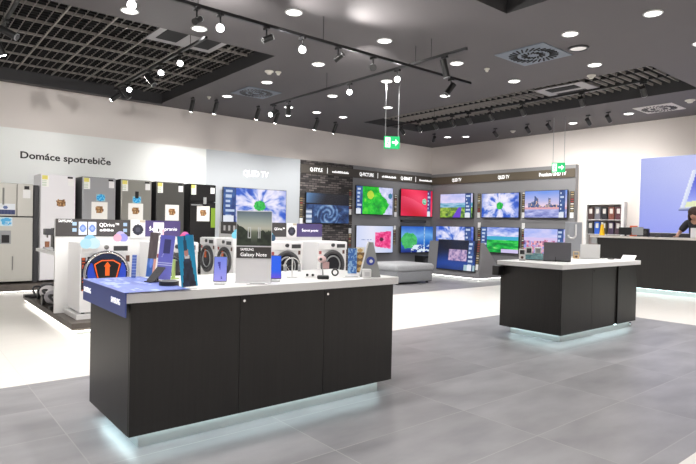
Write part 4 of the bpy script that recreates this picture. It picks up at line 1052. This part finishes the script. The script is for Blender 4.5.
leaflet('blue leaflet with white lines near the right end of the nearest counter', 352, 274, .075, .22, lambda u, v: (60, 110, 185) if fbm(u * 5, v * 9, 2) < .55 else (150, 190, 225), rz=RZ, lean=-.1)
leaflet('brown and gold leaflet leaning between the blue one and the easel', 359.5, 273, .075, .225, lambda u, v: (205, 170, 110) if math.hypot(u - .5, ((v * 4) % 1 - .5)) < .3 else ((235, 230, 215) if v < .2 else (120, 90, 55)), rz=RZ, lean=-.05)
# A-frame easel
p = on_top(370, 277)
t = thing('a_frame_easel', 'grey A-shaped easel with a round blue badge at the right end of the counter', 'display stand', (p.x, p.y, CZ), RZ)
o = MB(); o.prism([(-.085, 0), (-.02, .28), (.02, .28), (.085, 0)], -.01, .0); o.build('front_board', mat('easel_grey', (.30, .31, .31), .5), t)
MB().rod((-.088, -.012, 0), (-.02, -.012, .285), .007, seg=8).build('white_leg', W_WHITE, t)
MB().box(-.07, .07, .0, .1, 0, .006).build('foot', W_MGREY, t)
MB().cyl((0, -.013, .13), .034, .005, axis='Y').build('badge', mat('badge_blue', S(60, 75, 165), .4), t); MB().cyl((.004, -.017, .128), .014, .004, axis='Y').build('badge_centre', W_WHITE, t)
p = on_top(369, 281)
t = thing('charger_block', 'small white cube at the right corner of the nearest counter', 'box', (p.x - .02, p.y, CZ), RZ); MB().box(-.035, .035, -.035, .035, 0, .07, bev=.006).build('cube', W_WHITE, t); MB().box(-.02, .02, -.037, -.0355, .015, .05).build('label', mat('pale_grey_label', (.6, .6, .62), .5), t)
# phones on stands
def phone(label, px, py, w, h, fn, rz=RZ, lean=.2, stand=True, lit=True):
    p = on_top(px, py); t = thing('smartphone', label, 'smartphone', (p.x, p.y, CZ), rz, 'phones on show stands')
    T = Matrix.Translation((0, 0, .018)) @ Matrix.Rotation(-lean, 4, 'X')
    MB().box(-w / 2, w / 2, -.009, 0, 0, h, bev=.004, rot=T).build('body', W_BLACK, t)
    picture('screen', t, -w / 2 + .003, w / 2 - .003, .004, h - .004, -.0095, fn, 18, 34, lit=lit, tilt=T)
    if stand:
        MB().box(-w * .4, w * .4, -.03, .06, 0, .012, bev=.003).build('stand_base', W_WHITE, t); MB().rod((0, .045, .01), (0, .015, h * .55), .006).build('stand_arm', W_WHITE, t)
    return t
def p_note(u, v):
    c = mixc((120, 135, 225), (165, 160, 240), v)
    if abs(u - (.3 + .35 * v)) < .05 + .06 * math.sin(v * 7) and .2 < v < .9: c = (70, 70, 160)
    return c
phone('tilted phone showing a lavender screen with a dark feather shape, left of the poster', 220, 284.5, .088, .17, p_note, rz=RZ + .05)
phone('tilted phone with a plain royal blue screen, right of the poster', 275, 281.5, .088, .17, lambda u, v: mixc((45, 100, 235), (125, 80, 215), max(0, v - .65) * 2.4), rz=RZ + .1)
# black phone leaning back on a puck, and the cable disc beside it
p = on_top(150, 283); t = thing('black_phone', 'black phone propped steeply on a dark stand by the banner', 'smartphone', (p.x, p.y, CZ), RZ - .7)
T = Matrix.Rotation(-.75, 4, 'X'); MB().box(-.045, .045, -.009, 0, .01, .135, bev=.004, rot=T).build('body', W_DARK, t); MB().box(-.04, .04, -.02, .09, 0, .012, bev=.004).build('stand_base', W_BLACK, t); MB().rod((0, .06, .01), (0, .055, .07), .006).build('stand_arm', W_BLACK, t)
p = on_top(169, 286); t = thing('charging_puck', 'round black charging puck in front of the violet leaflet', 'charger', (p.x, p.y, CZ)); MB().cyl((0, 0, .016), .062, .032, seg=36).build('disc', W_BLACK, t, smooth=True); MB().torus((0, 0, .032), .05, .004, axis='Z').build('rim', W_MGREY, t, smooth=True)
# headphones + watch behind violet leaflet
p = on_top(174.5, 279); t = thing('headphones', 'black headphones on a green bottle shaped stand beside the teal leaflet', 'headphones', (p.x, p.y + .02, CZ), RZ)
MB().torus((0, 0, .10), .05, .009, a0=-.3, a1=PI + .3).build('headband', W_BLACK, t, smooth=True)
for s_ in (-1, 1): MB().cyl((s_ * .05, 0, .08), .027, .02, axis='X').build('ear_cup', W_DARK, t, smooth=True)
MB().cyl((0, 0, .07), .013, .14).cyl((0, 0, .003), .04, .006).build('stand', mat('lime_plastic', S(190, 215, 130), .4), t, smooth=True)
p = at(170, 262, Y=3.95); t2 = thing('camera_lens', 'small black camera clipped high beside the violet leaflet', 'camera', (p.x, p.y, CZ), RZ)
MB().rod((0, 0, 0), (0, 0, .14), .005).cyl((0, 0, .002), .03, .004).build('stand', W_MGREY, t2); MB().box(-.03, .03, -.02, .02, .14, .19, bev=.006).build('body', W_BLACK, t2); MB().cyl((0, -.025, .165), .017, .02, axis='Y').build('lens', W_DARK, t2)

# photo poster
p = on_top(236.5, 283); q = on_top(269.5, 282)
pc = (p + q) / 2; ang = RZ; w = .245
t = thing('poster_stand', 'upright acrylic poster of a skyline above a dark Note phone caption', 'poster', (pc.x, pc.y, CZ), ang)
def p_park(u, v):
    c = ramp(v, [(0, (105, 125, 140)), (.35, (185, 195, 185)), (.5, (205, 205, 190)), (.6, (120, 130, 110)), (1, (48, 55, 48))])
    if v > .55 - .25 * max(0, .35 - u) * 2.5 + .06 * vn(u * 12, 1, 3) and (u < .42 or u > .6): c = mixc((35, 42, 38), (65, 75, 60), vn(u * 14, v * 14, 4))
    if (abs(u - .34) < .012 or abs(u - .40) < .01 or abs(u - .68) < .012 or abs(u - .62) < .01) and .45 < v < .78: c = (215, 220, 220)
    if (abs(v - .46) < .01 and .34 < u < .4) or (abs(v - .78) < .01 and .32 < u < .42): c = (215, 220, 220)
    return c
MB().box(-w / 2, w / 2, 0, .006, .004, .50, bev=.001).build('acrylic_sheet', mat('acrylic_white', (.78, .78, .80), .2), t)
picture('photo', t, -w / 2 + .003, w / 2 - .003, .257, .495, -.001, p_park, 44, 46, lit=False)
MB().box(-w / 2 + .003, w / 2 - .003, -.003, 0, .170, .248).build('caption_bar', W_HDR, t)
text('lettering', 'SAMSUNG', .025, t, (-w / 2 + .03, -.0035, .222), W_LETTER, width=.09, depth=.0005)
text('lettering', 'Galaxy Note', .036, t, (-w / 2 + .03, -.0035, .183), W_LETTER, width=.18, depth=.0005)
MB().box(-w / 2, w / 2, -.05, .05, 0, .004).build('foot', mat('acrylic_white', (.78, .78, .80), .2), t)
# small gadgets at right
p = on_top(292, 277.5)
t = thing('headphones', 'silver headphones on a thin white stand right of the blue phone', 'headphones', (p.x, p.y, CZ), RZ)
MB().cyl((0, 0, .003), .04, .006).rod((0, 0, 0), (0, 0, .14), .005).build('stand', W_WHITE, t, smooth=True)
MB().torus((0, 0, .10), .055, .007, a0=-.3, a1=PI + .3).build('headband', W_CHROME, t, smooth=True)
for s_ in (-1, 1): MB().cyl((s_ * .055, 0, .075), .028, .022, axis='X').build('ear_cup', W_MGREY, t, smooth=True)
p = on_top(323, 279)
t = thing('action_camera', 'pink and white action camera on a black three footed mount', 'camera', (p.x, p.y, CZ), RZ)
MB().box(-.045, .045, -.03, .03, 0, .028, bev=.008).build('mount', W_BLACK, t); MB().rod((0, 0, .02), (-.01, 0, .14), .005).build('stick', W_MGREY, t)
MB().ball((-.01, 0, .15), .028, 1.2, .9, 1).build('camera_head', mat('pink_white', (.75, .55, .55), .4), t, smooth=True); MB().box(-.005, .045, -.01, .01, .08, .13, bev=.004).build('strap', mat('dusty_pink', (.55, .35, .35), .5), t)
MB().ball((-.02, -.024, .152), .012).build('lens', W_BLACK, t)
p = on_top(310, 277); t = thing('earbuds', 'tiny black earbud pair on white pads left of the action camera', 'earbuds', (p.x, p.y, CZ), RZ)
MB().box(-.04, .04, -.02, .02, 0, .006, bev=.002).build('pad', W_WHITE, t)
for s_ in (-1, 1): MB().ball((s_ * .022, 0, .016), .011).build('earbud', W_BLACK, t)
p = on_top(335, 276); t = thing('smart_watch', 'small black smart watch ring right of the action camera', 'watch', (p.x, p.y, CZ), RZ); MB().torus((0, 0, .03), .024, .006).build('strap', W_BLACK, t, smooth=True); MB().box(-.014, .014, -.012, .012, .05, .062, bev=.003).build('case', W_DARK, t)
for px, py, l in ((349, 277, 'flat white card holder lying near the right end of the nearest counter'), (255, 284, 'low white tray lying before the phone poster')):
    p = on_top(px, py); t = thing('display_tray', l, 'tray', (p.x, p.y - .03, CZ), RZ); MB().box(-.07, .07, -.025, .025, 0, .006, bev=.002).build('tray', W_WHITE, t); MB().box(-.05, .05, -.015, .015, .0062, .009).build('grey_insert', W_MGREY, t)

# ------------------------------------------------------------------ things on the far counter
RF_ = -.98
p = on_top(557, 261.5, ymin=3.45); t = thing('grey_laptop', 'dark grey laptop seen from behind on the far counter', 'laptop', (p.x, p.y, CZ), RF_)
MB().box(-.165, .165, -.0, .23, 0, .014, bev=.004).build('base', W_DARK, t); MB().box(-.165, .165, -.012, -.002, .01, .245, bev=.004, rot=Matrix.Rotation(.05, 4, 'X')).build('lid', mat('laptop_grey', (.13, .13, .145), .35, .5), t)
MB().rod((-.02, -.03, .0), (-.02, -.03, .06), .006).build('security_cable_post', W_BLACK, t)
p = on_top(590, 258.5, Y=3.85); t = thing('white_laptop', 'white laptop seen from behind, right of the grey one', 'laptop', (p.x, p.y, CZ), RF_)
MB().box(-.13, .13, 0, .18, 0, .012, bev=.004).build('base', W_WHITE, t); MB().box(-.13, .13, -.012, -.002, .01, .21, bev=.004, rot=Matrix.Rotation(.05, 4, 'X')).build('lid', W_WHITE, t)
p = on_top(534, 260.5, ymin=3.45); t = thing('tablet', 'dark green tablet propped low at the left of the far counter', 'tablet', (p.x, p.y, CZ), RF_)
T = Matrix.Rotation(-1.05, 4, 'X'); MB().box(-.12, .12, -.008, 0, .01, .17, bev=.004, rot=T).build('body', W_DARK, t); picture('screen', t, -.112, .112, .016, .164, -.0085, lambda u, v: mixc((40, 70, 75), (110, 160, 160), fbm(u * 5, v * 5, 2)), 20, 14, tilt=T); MB().box(-.06, .06, .03, .11, 0, .008).build('stand_base', W_WHITE, t); MB().rod((0, .09, .006), (0, .10, .05), .006).build('stand_arm', W_WHITE, t)
for i, (px, py, c, l) in enumerate(((522, 260.5, (200, 190, 180), 'small white boxed accessory at the left edge of the far counter'), (529, 257, (120, 90, 80), 'small boxed accessory behind the green tablet'), (538, 256, (215, 205, 190), 'small cream box between tablet and grey laptop'), (576, 258.5, (225, 195, 150), 'small cream box between the two laptops'))):
    p = on_top(px, py, ymin=3.5, ymax=4.12); t = thing('accessory_box', l, 'box', (p.x, p.y, CZ), RF_, 'small boxes on the far counter')
    hh = (.15, .17, .16, .10)[i]; MB().box(-.04, .04, -.03, .03, 0, hh, bev=.003).build('carton', W_WHITE if i != 3 else mat('cream_card', S(*c), .5), t)
    MB().box(-.028, .028, -.032, -.0305, hh * .55, hh * .9).build('front_label', W_DARK if i < 2 else W_MGREY, t); MB().cyl((0, -.0315, hh * .28), .017, .002, axis='Y').build('round_mark', mat('brown_badge', (.12, .06, .05), .5), t)
# J poster
p = on_top(573, 256.5, Y=4.12); t = thing('poster_stand', 'grey poster with a large white letter J behind the laptops', 'poster', (p.x, p.y, CZ), RF_)
MB().box(-.115, .115, 0, .012, .02, .52, bev=.002).build('board', mat('poster_grey', (.36, .38, .42), .5), t); MB().box(-.1, .1, -.05, .06, 0, .02).build('foot', W_WHITE, t)
MB().rod((.03, -.008, .49), (.03, -.008, .33), .013, seg=8).torus((-.02, -.008, .335), .05, .013, a0=PI, a1=2 * PI, seg=14, ss=8).build('lettering', W_WHITE, t, smooth=True)
p = on_top(626, 257.5, Y=3.47); t = thing('white_tablet', 'white tablet propped at the right end of the far counter', 'tablet', (p.x, p.y - .02, CZ), RF_ - .5)
T = Matrix.Rotation(-1.0, 4, 'X'); MB().box(-.09, .09, -.008, 0, .005, .12, bev=.003, rot=T).build('body', W_WHITE, t); MB().box(-.05, .05, .02, .08, 0, .008).build('stand_base', W_WHITE, t); MB().rod((0, .06, .006), (0, .07, .035), .006).build('stand_arm', W_WHITE, t)
for px, Yc, l in ((602, 3.85, 'coiled black cable right of the white laptop'), (611, 3.66, 'small black cable loop near the far end of the far counter')):
    p = on_top(px, 250, Y=Yc); t = MB().torus((0, 0, .006), .04, .005, axis='Z').torus((.02, .02, .014), .03, .004, axis='Z').build('cable_coil', W_BLACK, None, smooth=True, loc=(p.x, p.y, CZ)); tag(t, l, 'cable')

# ------------------------------------------------------------------ world and output
w = bpy.data.worlds.new('world'); sc.world = w; w.use_nodes = True
w.node_tree.nodes['Background'].inputs[0].default_value = (.9, .95, 1, 1); w.node_tree.nodes['Background'].inputs[1].default_value = .0
sc.view_settings.view_transform = 'Standard'; sc.view_settings.look = 'None'; sc.view_settings.gamma = 1; sc.view_settings.use_curve_mapping = False
sc.view_settings.exposure = .3
sc.cycles.use_denoising = True
sc.cycles.max_bounces = 8; sc.cycles.diffuse_bounces = 5; sc.cycles.sample_clamp_indirect = 6
